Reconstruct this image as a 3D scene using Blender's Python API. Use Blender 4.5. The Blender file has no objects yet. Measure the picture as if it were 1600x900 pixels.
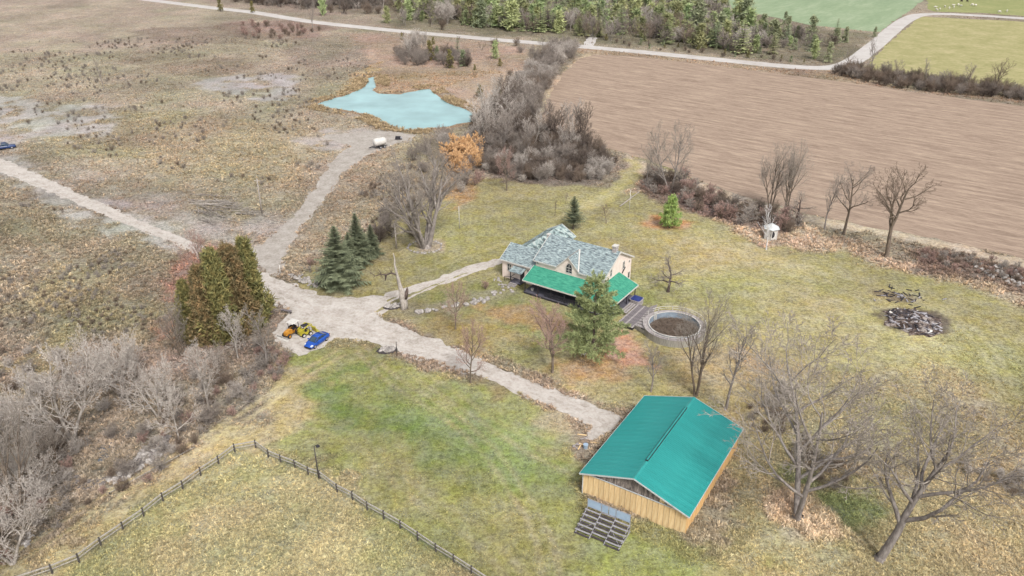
import bpy, math, random
import numpy as np
from mathutils import Vector, Matrix

# ------------------------------------------------------------------ camera, sky, sun, exposure
S = bpy.context.scene
COL = S.collection
PITCH, FPX, H = math.radians(27.2424), 1244.0, 66.0
cam = bpy.data.cameras.new("camera"); camo = bpy.data.objects.new("camera", cam); COL.objects.link(camo)
camo.location = (0, 0, H); camo.rotation_euler = (math.pi/2 - PITCH, 0, 0)
cam.sensor_width = 36.0; cam.lens = FPX/1600*36.0; cam.clip_end = 5000; S.camera = camo
SUN_EL, SUN_AZ = math.radians(50), math.radians(158)      # azimuth clockwise from +Y (away from the camera) towards +X
w = bpy.data.worlds.new("World"); S.world = w; w.use_nodes = True
nt = w.node_tree; bg = nt.nodes['Background']
sky = nt.nodes.new('ShaderNodeTexSky'); sky.sky_type = 'NISHITA'; sky.sun_disc = False
sky.sun_elevation = SUN_EL; sky.sun_rotation = SUN_AZ; sky.dust_density = 4.0; sky.ozone_density = 1.0; sky.air_density = 1.0
hs = nt.nodes.new('ShaderNodeHueSaturation'); hs.inputs['Saturation'].default_value = 0.22   # high even overcast: greyer than a clear sky
nt.links.new(sky.outputs[0], hs.inputs['Color']); nt.links.new(hs.outputs[0], bg.inputs[0]); bg.inputs[1].default_value = 0.105
sl = bpy.data.lights.new("sun", 'SUN'); sl.energy = 1.5; sl.angle = math.radians(11); sl.color = (1.0, .96, .9)
so = bpy.data.objects.new("sun", sl); COL.objects.link(so)
sd = Vector((math.sin(SUN_AZ)*math.cos(SUN_EL), math.cos(SUN_AZ)*math.cos(SUN_EL), math.sin(SUN_EL)))
so.rotation_euler = sd.to_track_quat('Z', 'Y').to_euler()
S.view_settings.view_transform = 'Standard'; S.view_settings.look = 'None'; S.view_settings.gamma = 1
S.view_settings.exposure = 1.0

R = random.Random(7); NR = np.random.RandomState(11)
TAU = math.tau
# ------------------------------------------------------------------ helpers
def G(px, py, z=0.0):
    "photo pixel (1600x900) of a point at height z -> where it stands in the world"
    u = (450-py)/FPX; a = (px-800)/FPX
    dy = math.cos(PITCH)+u*math.sin(PITCH); dz = -math.sin(PITCH)+u*math.cos(PITCH)
    t = (z-H)/dz
    return Vector((a*t, dy*t, z))
def height_to(base, ty):
    "height of an upright thing on ground point base whose top is seen at photo row ty"
    u = (450-ty)/FPX; dy = math.cos(PITCH)+u*math.sin(PITCH); dz = -math.sin(PITCH)+u*math.cos(PITCH)
    return H + dz*base.y/dy
def mpp(base):   # metres per photo pixel at a ground point
    return (base.y*math.cos(PITCH)+H*math.sin(PITCH))/FPX
KA = 1.55
def lin(c, k=None):
    k = KA if k is None else k
    r = []
    for v in c[:3]:
        v = v/255; v = v/12.92 if v <= .04045 else ((v+.055)/1.055)**2.4
        r.append(v/k)
    return r
def tag(o, label=None, cat=None, group=None, kind=None):
    if label: o['label'] = label
    if cat: o['category'] = cat
    if group: o['group'] = group
    if kind: o['kind'] = kind
    return o
def empty(name, loc=(0,0,0), rz=0):
    o = bpy.data.objects.new(name, None); COL.objects.link(o); o.location = loc; o.rotation_euler = (0,0,rz); o.empty_display_size = .5
    return o
def npmesh(name, verts, faces_flat, nper, mats=None, midx=None, smooth=False):
    me = bpy.data.meshes.new(name); nv = len(verts); nf = len(faces_flat)//nper
    me.vertices.add(nv); me.vertices.foreach_set('co', np.asarray(verts, np.float32).ravel())
    me.loops.add(nf*nper); me.loops.foreach_set('vertex_index', np.asarray(faces_flat, np.int32).ravel())
    me.polygons.add(nf); me.polygons.foreach_set('loop_start', np.arange(0, nf*nper, nper, dtype=np.int32))
    me.polygons.foreach_set('loop_total', np.full(nf, nper, np.int32))
    if midx is not None: me.polygons.foreach_set('material_index', np.asarray(midx, np.int32))
    me.update(calc_edges=True); me.validate()
    for m in (mats or []): me.materials.append(m)
    if smooth: me.polygons.foreach_set('use_smooth', np.ones(nf, bool))
    return me
def link(name, me, parent=None, loc=None):
    o = bpy.data.objects.new(name, me); COL.objects.link(o)
    if parent is not None: o.parent = parent
    if loc is not None: o.location = loc
    return o
class MB:
    def __init__(s): s.v = []; s.f = []
    def poly(s, pts):
        n = len(s.v); s.v += [tuple(p) for p in pts]; s.f.append(tuple(range(n, n+len(pts)))); return s
    def box(s, x0, x1, y0, y1, z0, z1, M=None):
        n = len(s.v)
        P = [(x,y,z) for x in (x0,x1) for y in (y0,y1) for z in (z0,z1)]
        if M is not None: P = [tuple(M @ Vector(p)) for p in P]
        s.v += P
        s.f += [tuple(n+i for i in q) for q in ((0,1,3,2),(4,6,7,5),(0,4,5,1),(2,3,7,6),(0,2,6,4),(1,5,7,3))]; return s
    def bar(s, a, b, w, h):          # rectangular bar from a to b, w across, h up
        a = Vector(a); b = Vector(b); d = b-a; L = d.length
        if L < 1e-6: return s
        X = d/L; up = Vector((0,0,1)) if abs(X.z) < .95 else Vector((0,1,0))
        Y = up.cross(X).normalized(); Z = X.cross(Y)
        M = Matrix.Translation(a) @ Matrix((X, Y, Z)).transposed().to_4x4()
        return s.box(0, L, -w/2, w/2, -h/2, h/2, M)
    def cyl(s, a, b, r0, r1=None, n=8, cap=True):
        r1 = r0 if r1 is None else r1
        a = Vector(a); b = Vector(b); X = (b-a).normalized(); up = Vector((0,0,1)) if abs(X.z) < .95 else Vector((0,1,0))
        Y = up.cross(X).normalized(); Z = X.cross(Y); k = len(s.v)
        for c, r in ((a, r0), (b, r1)):
            for i in range(n):
                t = TAU*i/n; s.v.append(tuple(c+Y*(r*math.cos(t))+Z*(r*math.sin(t))))
        for i in range(n):
            j = (i+1) % n; s.f.append((k+i, k+j, k+n+j, k+n+i))
        if cap: s.f.append(tuple(k+i for i in range(n))[::-1]); s.f.append(tuple(k+n+i for i in range(n)))
        return s
    def prism(s, pts, off):          # closed prism: polygon pts swept by off
        n = len(s.v); m = len(pts); off = Vector(off)
        s.v += [tuple(p) for p in pts]; s.v += [tuple(Vector(p)+off) for p in pts]
        s.f.append(tuple(n+i for i in range(m))[::-1]); s.f.append(tuple(n+m+i for i in range(m)))
        for i in range(m): j = (i+1) % m; s.f.append((n+i, n+j, n+m+j, n+m+i))
        return s
    def loft(s, rings, cap=True):
        n = len(s.v); m = len(rings[0])
        for r in rings: s.v += [tuple(p) for p in r]
        for k in range(len(rings)-1):
            for i in range(m):
                j = (i+1) % m; s.f.append((n+k*m+i, n+k*m+j, n+(k+1)*m+j, n+(k+1)*m+i))
        if cap: s.f.append(tuple(n+i for i in range(m))[::-1]); s.f.append(tuple(n+(len(rings)-1)*m+i for i in range(m)))
        return s
    def mesh(s, name, mat=None, smooth=False):
        me = bpy.data.meshes.new(name); me.from_pydata(s.v, [], s.f); me.update()
        if mat: me.materials.append(mat)
        if smooth: me.polygons.foreach_set('use_smooth', [True]*len(me.polygons))
        return me
    def build(s, name, mat, parent=None, smooth=False, fix=True):
        me = s.mesh(name, mat, smooth)
        if fix:
            import bmesh
            bm = bmesh.new(); bm.from_mesh(me); bmesh.ops.recalc_face_normals(bm, faces=bm.faces); bm.to_mesh(me); bm.free()
        return link(name, me, parent)
def children(o, idx={}):
    return idx.get(o.name, [])
def copy_tree(o, parent=None, kids=None):
    c = o.copy(); COL.objects.link(c)
    if parent is not None: c.parent = parent
    for ch in KIDS.get(o.name, []): copy_tree(ch, c)
    return c
KIDS = {}
def reg(root):
    def rec(o, all_):
        ks = [c for c in all_ if c.parent == o]; KIDS[o.name] = ks
        for k in ks: rec(k, all_)
    rec(root, [o for o in COL.objects if o.parent is not None]); return root

# ------------------------------------------------------------------ materials
def newmat(name):
    m = bpy.data.materials.new(name); m.use_nodes = True
    return m, m.node_tree, m.node_tree.nodes['Principled BSDF']
def N(nt, t, **kw):
    n = nt.nodes.new(t)
    for k, v in kw.items():
        if k in n.inputs: n.inputs[k].default_value = v
        else: setattr(n, k, v)
    return n
def mat(name, c1, c2=None, scale=4, rough=.85, bump=0, c3=None, stretch=None, rnd=0, metal=0, detail=4, bscale=None, hue=0, coords='Object', k=None, spec=.3, lohi=(.35,.65)):
    m, nt, b = newmat(name); L = nt.links
    b.inputs['Roughness'].default_value = rough; b.inputs['Metallic'].default_value = metal
    b.inputs['Specular IOR Level'].default_value = spec
    c1 = lin(c1, k); c2 = lin(c2, k) if c2 else [x*.8 for x in c1]
    tc = N(nt, 'ShaderNodeTexCoord'); mp = N(nt, 'ShaderNodeMapping'); L.new(tc.outputs[coords], mp.inputs[0])
    if coords == 'Position': pass
    if stretch: mp.inputs['Scale'].default_value = stretch
    nz = N(nt, 'ShaderNodeTexNoise'); nz.inputs['Scale'].default_value = scale; nz.inputs['Detail'].default_value = detail; nz.inputs['Roughness'].default_value = .65
    L.new(mp.outputs[0], nz.inputs[0])
    rp = N(nt, 'ShaderNodeValToRGB'); rp.color_ramp.elements[0].position = lohi[0]; rp.color_ramp.elements[1].position = lohi[1]
    rp.color_ramp.elements[0].color = (*c2, 1); rp.color_ramp.elements[1].color = (*c1, 1)
    if c3:
        e = rp.color_ramp.elements.new((lohi[0]+lohi[1])/2); e.color = (*lin(c3, k), 1)
    L.new(nz.outputs[0], rp.inputs[0]); out = rp.outputs[0]
    if rnd or hue:
        oi = N(nt, 'ShaderNodeObjectInfo'); h = N(nt, 'ShaderNodeHueSaturation'); mr = N(nt, 'ShaderNodeMapRange')
        mr.inputs['To Min'].default_value = 1-rnd; mr.inputs['To Max'].default_value = 1+rnd
        L.new(oi.outputs['Random'], mr.inputs[0]); L.new(mr.outputs[0], h.inputs['Value']); L.new(out, h.inputs['Color'])
        if hue:
            m2 = N(nt, 'ShaderNodeMath', operation='MULTIPLY'); m2.inputs[1].default_value = 7.31; m3 = N(nt, 'ShaderNodeMath', operation='FRACT')
            mr2 = N(nt, 'ShaderNodeMapRange'); mr2.inputs['To Min'].default_value = .5-hue; mr2.inputs['To Max'].default_value = .5+hue
            L.new(oi.outputs['Random'], m2.inputs[0]); L.new(m2.outputs[0], m3.inputs[0]); L.new(m3.outputs[0], mr2.inputs[0]); L.new(mr2.outputs[0], h.inputs['Hue'])
        out = h.outputs[0]
    L.new(out, b.inputs['Base Color'])
    if bump:
        n2 = N(nt, 'ShaderNodeTexNoise'); n2.inputs['Scale'].default_value = bscale or scale*2; n2.inputs['Detail'].default_value = 4
        L.new(mp.outputs[0], n2.inputs[0])
        bp = N(nt, 'ShaderNodeBump'); bp.inputs['Strength'].default_value = 1; bp.inputs['Distance'].default_value = bump
        L.new(n2.outputs[0], bp.inputs['Height']); L.new(bp.outputs[0], b.inputs['Normal'])
    return m
M = {}
# ------------------------------------------------------------------ numpy noise and zones
def hsh(i, j, s):
    v = np.sin(i*127.1+j*311.7+s*74.7)*43758.5453
    return v-np.floor(v)
def vnoise(x, y, s=0):
    i = np.floor(x); j = np.floor(y); fx = x-i; fy = y-j; fx = fx*fx*(3-2*fx); fy = fy*fy*(3-2*fy)
    a = hsh(i,j,s); b = hsh(i+1,j,s); c = hsh(i,j+1,s); d = hsh(i+1,j+1,s)
    return (a*(1-fx)+b*fx)*(1-fy)+(c*(1-fx)+d*fx)*fy
def fbm(x, y, s=0, o=4):
    t = 0; a = .5; n = 0
    for k in range(o): t = t+a*vnoise(x*2**k, y*2**k, s+k*3); n += a; a *= .5
    return t/n
def PW(poly): return np.array([tuple(G(*p).xy) for p in poly])
def sdf(X, Y, P):     # signed distance to polygon (positive inside)
    d = np.full(X.shape, 1e9); ins = np.zeros(X.shape, bool); n = len(P)
    for i in range(n):
        ax, ay = P[i]; bx, by = P[(i+1) % n]; ex, ey = bx-ax, by-ay
        t = np.clip(((X-ax)*ex+(Y-ay)*ey)/(ex*ex+ey*ey+1e-12), 0, 1)
        d = np.minimum(d, np.hypot(X-ax-t*ex, Y-ay-t*ey))
        if ay != by:
            c = ((ay > Y) != (by > Y)) & (X < (bx-ax)*(Y-ay)/(by-ay)+ax); ins ^= c
    return np.where(ins, d, -d)

LANE = [(275,367),(330,388),(370,404),(410,424),(432,432),(470,450),(510,464),(545,466),(590,461),(640,448),(690,432),(740,414),(786,402),
        (786,410),(740,424),(690,441),(640,459),(605,470),(586,486),(600,499),(640,514),(700,539),(770,569),(850,604),(900,622),(945,638),(975,652),(962,672),(930,690),
        (905,688),(922,668),(890,652),(840,628),(760,592),(690,569),(640,556),(600,545),(560,531),(525,530),(500,545),(470,554),(440,545),(425,520),(440,497),(450,482),
        (420,463),(400,452),(330,412),(275,381),(200,352),(100,310),(0,268),(-140,208),(-140,192),(0,246),(100,291),(200,337)]
POND_TRACK = [(505,212),(560,206),(610,205),(650,210),(640,219),(600,232),(575,243),(548,262),(525,285),(507,312),(490,335),(470,356),(452,384),(436,430),(420,427),(395,412),(372,400),
              (405,384),(437,358),(462,332),(480,308),(496,284),(512,258),(530,240),(548,228),(520,220)]
FIELD = [(848,205),(846,180),(858,150),(880,115),(905,92),(930,85),(985,88),(1060,96),(1150,107),(1240,118),(1330,130),(1420,143),(1520,156),(1700,178),(1900,205),
         (1900,480),(1700,430),(1600,403),(1500,382),(1400,362),(1300,342),(1200,318),(1120,292),(1060,268),(1000,246),(950,232),(890,222)]
GREEN = [(1105,-8),(1108,8),(1140,14),(1200,25),(1260,38),(1330,46),(1375,50),(1398,32),(1425,14),(1440,2),(1446,-20),(1440,-70),(1000,-60)]
PAST1 = [(1440,26),(1500,29),(1600,34),(1750,42),(1900,50),(1900,165),(1700,150),(1600,138),(1500,128),(1420,118),(1370,112),(1352,104),(1368,88),(1400,58),(1425,36)]
PAST2 = [(1450,-3),(1449,14),(1460,18),(1530,20),(1600,25),(1750,33),(1900,42),(1900,-40),(1446,-60)]
POND = [(492,163),(520,155),(546,147),(566,139),(575,131),(573,122),(585,120),(588,130),(582,141),(592,146),(625,147),(640,144),(660,140),(672,139),(678,146),(690,155),(705,163),(725,169),(752,182),(738,190),(700,197),(665,202),(635,203),(610,197),(590,186),(568,177),(540,172),(512,168)]
# (polygon in photo px, colour, edge softness m, amount, tufting or None)
BR, LA, TN = (158,144,118), (172,164,108), (184,168,134)
ZONES = [
 ([(-400,-60),(600,-60),(600,40),(440,60),(300,60),(200,80),(-400,90)], (176,158,136), 14, .9, .5),
 ([(330,38),(470,28),(520,45),(480,60),(380,66)], (148,118,106), 6, .7, .9),
 ([(-400,60),(180,90),(360,60),(560,70),(600,120),(560,210),(500,290),(420,340),(300,300),(100,240),(-400,120)], (172,158,132), 8, .9, .9),
 ([(40,215),(200,170),(330,180),(470,190),(500,215),(490,300),(300,270),(120,240)], (172,156,122), 6, .8, 1),
 ([(540,50),(800,70),(850,95),(830,140),(760,190),(700,160),(600,120),(560,80)], (178,150,126), 6, .9, .6),
 ([(555,115),(600,95),(590,125),(575,140),(500,160),(480,166),(520,150)], (186,158,112), 3, .9, 1),
 ([(575,148),(680,138),(760,120),(770,110),(640,112),(590,120)], (176,148,112), 3, .9, 1),
 ([(300,128),(360,118),(440,114),(475,120),(455,140),(440,160),(400,160),(350,148),(300,138)], (186,180,174), 3, .95, .1),
 ([(-150,150),(0,148),(90,160),(170,162),(180,190),(160,215),(60,225),(0,225),(-200,190)], (194,188,182), 5, .85, .1),
 ([(700,150),(770,120),(820,140),(780,190),(740,180),(715,165)], (178,152,128), 3, .9, .2),
 ([(500,205),(560,198),(650,205),(660,225),(600,245),(560,235),(520,240),(470,225)], (180,170,162), 4, .9, .15),
 ([(-300,110),(0,240),(120,286),(240,330),(330,376),(300,384),(200,362),(100,320),(0,278),(-300,200)], (186,179,172), 5, .85, .2),
 ([(100,262),(180,285),(260,330),(330,370),(420,420),(470,360),(500,310),(440,345),(330,330),(220,300)], (178,170,160), 5, .8, .3),
 ([(70,330),(150,330),(230,360),(280,400),(200,380),(110,362)], (196,190,184), 3, .8, .2),
 ([(-300,260),(0,290),(120,370),(270,400),(300,450),(280,540),(200,560),(0,640),(-300,640)], (158,146,120), 7, .9, 1),
 ([(-300,520),(0,500),(150,520),(290,530),(420,520),(455,560),(440,600),(350,660),(250,740),(160,780),(60,840),(-300,960)], (156,142,124), 5, .95, .8),
 ([(400,455),(470,480),(450,560),(430,590),(380,560),(360,500)], (150,132,118), 3, .8, .7),
 ([(270,400),(320,380),(350,420),(300,520),(270,500)], (178,128,108), 4, .7, .8),
 ([(560,250),(640,200),(740,190),(730,260),(620,330),(560,360),(480,440),(470,400),(520,320)], (164,148,122), 5, .95, .9),
 ([(100,920),(-200,1000),(-100,870),(60,860),(180,790),(300,700),(420,620),(470,560),(540,535),(600,560),(520,620),(400,690),(300,735),(150,840)], (190,170,118), 3, 1, .25),
 ([(520,600),(400,690),(500,742),(560,775),(780,905),(850,1000),(1400,1000),(1500,900),(1150,860),(1080,840),(900,760),(920,700),(860,640),(760,600),(640,560),(520,535),(480,560)], (164,166,92), 3, 1, .35),
 ([(560,640),(620,600),(700,620),(740,660),(690,690),(600,700),(530,680)], (120,150,70), 7, .65, .35),
 ([(640,650),(760,640),(860,680),(880,740),(800,750),(700,720)], (126,152,84), 8, .65, .3),
 ([(570,560),(590,540),(580,580),(540,620),(500,660),(470,660)], (112,148,60), 4, .7, .3),
 ([(420,690),(480,660),(620,690),(740,780),(880,840),(860,900),(780,890),(620,800),(500,735)], (178,166,108), 6, .55, .35),
 ([(395,690),(500,742),(600,800),(770,905),(850,1100),(-400,1100),(60,905),(200,820),(310,740)], (176,166,122), 2.5, 1, .55),
 ([(120,860),(250,760),(380,700),(450,720),(420,760),(300,800),(180,880)], (158,160,100), 5, .6, .45),
 ([(470,440),(560,380),(640,320),(740,280),(830,290),(960,285),(1010,240),(1080,290),(1200,330),(1300,380),(1600,470),(1900,560),(1900,1100),(1000,1100),(1150,860),(1165,690),(960,640),(840,590),(700,535),(600,490),(500,465)], (174,162,106), 3, 1, .35),
 ([(640,480),(760,440),(820,470),(860,520),(800,560),(700,530)], (150,152,84), 5, .7, .3),
 ([(650,400),(760,360),(880,380),(820,400),(700,420)], (168,160,88), 6, .6, .3),
 ([(940,360),(1040,370),(1100,400),(1000,400)], (158,152,84), 6, .5, .3),
 ([(970,435),(1040,460),(1060,480),(1000,475)], (144,146,70), 3, .7, .4),
 ([(1190,400),(1330,430),(1420,480),(1560,540),(1600,640),(1420,620),(1300,540),(1180,460)], (184,172,118), 8, .6, .4),
 ([(1150,560),(1330,560),(1600,640),(1900,700),(1900,1100),(1400,1000),(1180,880),(1160,680)], (182,168,128), 6, .85, .55),
 ([(1190,790),(1260,770),(1340,830),(1330,870),(1250,860),(1190,820)], (204,180,150), 3, .9, 1.2),
 ([(1240,740),(1300,730),(1380,790),(1350,830),(1290,790)], (128,146,84), 3, .7, .6),
 ([(1340,700),(1380,740),(1300,760),(1250,720)], (176,150,130), 4, .6, .8),
 ([(970,300),(1040,300),(1120,350),(1200,380),(1320,395),(1450,430),(1600,480),(1600,455),(1400,400),(1290,355),(1180,335),(1080,295),(1010,280)], (196,172,146), 3, .95, 1.1),
 ([(1010,275),(1060,278),(1130,310),(1220,340),(1260,350),(1230,372),(1120,345),(1000,305)], (138,116,106), 2, .9, 1.1),
 ([(1430,385),(1520,395),(1620,420),(1700,450),(1700,500),(1560,450),(1450,425)], (136,114,102), 3, .9, 1.1),
 ([(980,240),(1010,255),(1100,290),(1200,318),(1300,342),(1500,382),(1700,430),(1700,442),(1500,394),(1300,354),(1180,326),(1060,286),(980,262)], (210,186,160), 1.5, 1, .15),
 ([(850,205),(840,180),(855,145),(880,108),(905,88),(925,80),(960,82),(930,92),(900,110),(872,150),(862,200)], (206,180,146), 2, 1, .6),
 ([(985,285),(1003,265),(1000,250),(975,245),(985,258),(970,275),(930,300),(900,325),(925,325),(955,302)], (200,186,122), 1.5, .95, .15),
 ([(735,215),(770,170),(830,190),(922,228),(956,260),(944,282),(888,290),(790,288),(738,262)], (136,122,110), 2, .95, .6),
 ([(600,-40),(1130,-40),(1120,10),(1300,45),(1370,55),(1340,85),(1300,98),(1200,94),(1000,74),(800,57),(600,40)], (134,124,100), 5, .9, .7),
 ([(200,-60),(620,-60),(600,40),(480,28),(330,8)], (158,140,122), 6, .8, .7),
 ([(905,72),(1000,84),(1100,94),(1240,109),(1300,112),(1420,140),(1600,150),(1900,170),(1900,200),(1600,162),(1400,140),(1240,120),(1060,98),(900,84)], (168,142,116), 2, .95, 1),
 ([(560,760),(640,740),(720,800),(700,860),(600,820)], (150,148,86), 6, .5, .4), ([(880,420),(1000,330),(1150,390),(1100,440),(980,420)], (186,164,104), 6, .5, .3),
 ([(1060,560),(1180,560),(1230,620),(1150,650),(1080,620)], (182,156,112), 5, .6, .4), ([(1250,440),(1400,440),(1380,500),(1280,490)], (196,174,112), 6, .5, .3), ([(520,500),(600,510),(640,540),(560,560),(500,540)], (150,150,88), 4, .5, .3),
 ([(200,48),(330,40),(440,56),(400,72),(250,66)], (132,112,98), 5, .6, .9), ([(190,90),(320,82),(420,104),(330,120),(210,112)], (140,120,100), 6, .5, 1), ([(430,60),(560,70),(580,110),(500,130),(460,100)], (142,126,112), 6, .6, 1),
 ([(60,420),(180,430),(260,480),(160,520),(40,480)], (172,158,120), 6, .6, .8), ([(0,560),(120,500),(160,540),(60,620)], (176,164,110), 5, .5, .8),
 ([(820,560),(870,570),(960,540),(1010,530),(1050,560),(1020,600),(940,600),(850,590)], (190,140,88), 4, .6, .3),
 ([(950,520),(985,515),(1010,545),(1040,570),(1000,575),(960,550)], (204,142,116), 2.5, .75, .2),
 ([(755,480),(830,480),(870,510),(820,520),(770,505)], (196,136,94), 3, .6, .25),
 ([(700,500),(760,500),(790,540),(740,560),(690,520)], (188,152,92), 4, .5, .25),
 ([(1005,345),(1050,338),(1095,352),(1070,362),(1020,360)], (204,140,92), 2, .85, .3),
 ([(700,255),(742,240),(750,300),(700,330),(690,290)], (196,146,96), 3, .7, .6),
 ([(820,660),(900,650),(915,680),(900,705),(850,690)], (184,166,134), 2.5, .7, .25),
 ([(900,680),(945,678),(930,700),(912,716)], (150,130,116), 1.5, .7, .2),
 ([(735,598),(770,590),(800,612),(770,622)], (156,138,106), 1.5, .8, .4),
 ([(900,760),(1080,845),(1150,860),(1170,700),(1190,700),(1190,860),(1080,880),(890,790)], (150,138,102), 2, .6, .6),
 ([(1360,488),(1400,478),(1450,482),(1485,500),(1480,522),(1440,528),(1390,515)], (112,98,88), 1.2, .95, .2),
 ([(1360,450),(1395,455),(1430,462),(1430,470),(1390,468),(1360,456)], (128,110,90), 1, .8, .4),
 ([(1500,480),(1590,560),(1640,700),(1560,640),(1480,560)], (160,156,102), 6, .5, .5),
 ([(640,375),(690,375),(688,392),(645,394)], (186,160,140), 1, .8, .4),
 ([(610,465),(700,478),(790,445),(800,458),(720,492),(640,495)], (170,158,130), 1.5, .6, .4),
]
ZW = [(PW(p), np.array(lin(c)), s, a, t) for p, c, s, a, t in ZONES]
def spline(pts, n=6):
    W_ = [np.array(tuple(G(*p).xy)) for p in pts]; out = []
    for i in range(len(W_)-1):
        p0, p1, p2, p3 = W_[max(i-1,0)], W_[i], W_[i+1], W_[min(i+2, len(W_)-1)]
        for k in range(n): t = k/n; out.append(.5*((2*p1)+(p2-p0)*t+(2*p0-5*p1+4*p2-p3)*t*t+(3*p1-p0-3*p2+p3)*t**3))
    return np.array(out+[W_[-1]])
def side(P, off):
    d = np.gradient(P, axis=0); d /= np.linalg.norm(d, axis=1, keepdims=True)+1e-9; return P+np.stack([-d[:,1], d[:,0]], 1)*off
TRACKS = [([(-60,920),(60,850),(180,772),(330,682),(450,604),(530,552)], (206,184,132), .75, .8),
 ([(565,545),(610,590),(690,640),(760,700),(810,770),(850,850),(860,930)], (196,180,134), .7, .55), ([(640,575),(740,640),(830,700),(900,735)], (188,176,128), .8, .5), ([(480,660),(560,690),(640,760),(760,850),(830,930)], (190,176,130), .9, .45),
 ([(1003,262),(975,292),(930,318),(870,345),(800,372),(720,400),(660,425)], (200,184,128), .7, .6), ([(1060,372),(1200,405),(1330,432),(1440,468),(1530,530),(1580,620)], (196,182,134), .9, .5),
 ([(1150,420),(1290,450),(1380,500),(1400,560)], (150,148,88), 1.1, .4), ([(1040,470),(1150,500),(1260,540),(1400,580)], (196,178,128), .8, .4), ([(480,600),(560,640),(600,700),(620,780)], (132,144,76), 1.2, .5), ([(700,600),(780,660),(880,690)], (128,148,84), 1.4, .5),
 ([(0,330),(120,420),(220,500)], (176,164,128), 1, .5), ([(200,100),(320,140),(420,190),(480,250)], (184,172,146), 1.2, .4), ([(0,130),(160,110),(330,90),(450,92)], (186,170,140), 1.6, .6), ([(180,62),(260,50),(350,56),(440,60)], (110,98,88), 1.2, .6)]
TRW = []
for pts, c, wd, a in TRACKS:
    sp = spline(pts)
    for of in (-.9, .9): TRW.append((side(sp, of), wd*.62, np.array(lin(c)), a))
BASEC = np.array(lin((162,147,124)))
LANEW, TRACKW, PONDW, FIELDW, GREENW, P1W, P2W = [PW(p) for p in (LANE, POND_TRACK, POND, FIELD, GREEN, PAST1, PAST2)]
def zones(X, Y):
    wx = (fbm(X/11, Y/11, 1)-.5)*14+(fbm(X/2.2, Y/2.2, 5, 3)-.5)*6; wy = (fbm(X/11, Y/11, 9)-.5)*14+(fbm(X/2.2, Y/2.2, 8, 3)-.5)*6
    C = np.tile(BASEC, (X.size, 1)); T = np.ones(X.size)*.9
    for P, c, s, a, t in ZW:
        k = min(1, s/4); mg = s+12; lo = P.min(0)-mg; hi = P.max(0)+mg
        ii = np.nonzero((X > lo[0]) & (X < hi[0]) & (Y > lo[1]) & (Y < hi[1]))[0]
        if not len(ii): continue
        q = sdf(X[ii]+wx[ii]*k, Y[ii]+wy[ii]*k, P)
        m = np.clip(.5+q/s, 0, 1); m = m*m*(3-2*m)
        if t is not None and t <= .31 and c.mean() > .24 and s >= 3:      # bare mud and gravel: broken up by weeds
            br = fbm(X[ii]/4.5, Y[ii]/4.5, 61, 4); m = m*np.clip((br-.40)*5.5+.35*m, 0, 1)
        elif s >= 3: br = fbm(X[ii]/3.5, Y[ii]/3.5, 63, 3); m = np.clip(m+(br-.5)*3.2*m*(1-m), 0, 1)
        m = m*a
        C[ii] = C[ii]*(1-m[:,None])+c*m[:,None]
        if t is not None: T[ii] = T[ii]*(1-m)+t*m
    for P, wd, c, a in TRW:
        lo = P.min(0)-3; hi = P.max(0)+3; ii = np.nonzero((X > lo[0]) & (X < hi[0]) & (Y > lo[1]) & (Y < hi[1]))[0]
        if not len(ii): continue
        x = X[ii]+wx[ii]*.06; y = Y[ii]+wy[ii]*.06; d = np.full(len(ii), 1e9)
        for (ax, ay), (bx, by) in zip(P[:-1], P[1:]):
            ex, ey = bx-ax, by-ay; q = np.clip(((x-ax)*ex+(y-ay)*ey)/(ex*ex+ey*ey), 0, 1); d = np.minimum(d, np.hypot(x-ax-q*ex, y-ay-q*ey))
        m = np.clip(1.3-d/wd, 0, 1)*a*(.3+1.0*vnoise(x/3, y/3, 51)); m = np.clip(m, 0, 1); C[ii] = C[ii]*(1-m[:,None])+c*m[:,None]; T[ii] = T[ii]*(1-m)
    big = fbm(X/22, Y/22, 3); mid = fbm(X/5, Y/5, 17)
    C = C*(.62+.68*big)[:,None]*(.78+.40*mid)[:,None]
    g = (fbm(X/13, Y/13, 31)-.5)           # greener or drier patches
    C = C*np.stack([1-g*.22, 1+g*.04, 1-g*.22], 1)
    return C, T
# ------------------------------------------------------------------ ground
def ground_sheet():
    ys = [-400,-200,-60,0]+list(np.cumsum([.0])+20)
    y = 24.
    while y < 900: ys.append(y); y += max(.55, (y*.889+30)*.0052)
    ys += [1000,1200,1600,2400,4000]
    ys = np.array(ys); nx = 430; t = np.linspace(-1, 1, nx)
    ts = np.sign(t)*(np.abs(t)**1.15)
    W_ = np.maximum(ys, 0)*.85+70
    X = (ts[None,:]*W_[:,None]); Y = np.repeat(ys[:,None], nx, 1)
    X[0:4] *= 6; X[-5:] *= 1.8
    C, T = zones(X.ravel(), Y.ravel())
    n = len(ys); i = np.arange(n-1)[:,None]*nx+np.arange(nx-1)[None,:]
    F = np.stack([i, i+1, i+nx+1, i+nx], -1).reshape(-1)
    V = np.stack([X.ravel(), Y.ravel(), np.zeros(X.size)], 1)
    me = npmesh('ground', V, F, 4, [M['ground']])
    a = me.attributes.new('soil', 'FLOAT_COLOR', 'POINT'); a.data.foreach_set('color', np.concatenate([C, np.ones((len(C),1))], 1).astype(np.float32).ravel())
    a = me.attributes.new('wild', 'FLOAT', 'POINT'); a.data.foreach_set('value', T.astype(np.float32))
    return tag(link('ground', me), kind='structure')
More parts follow.
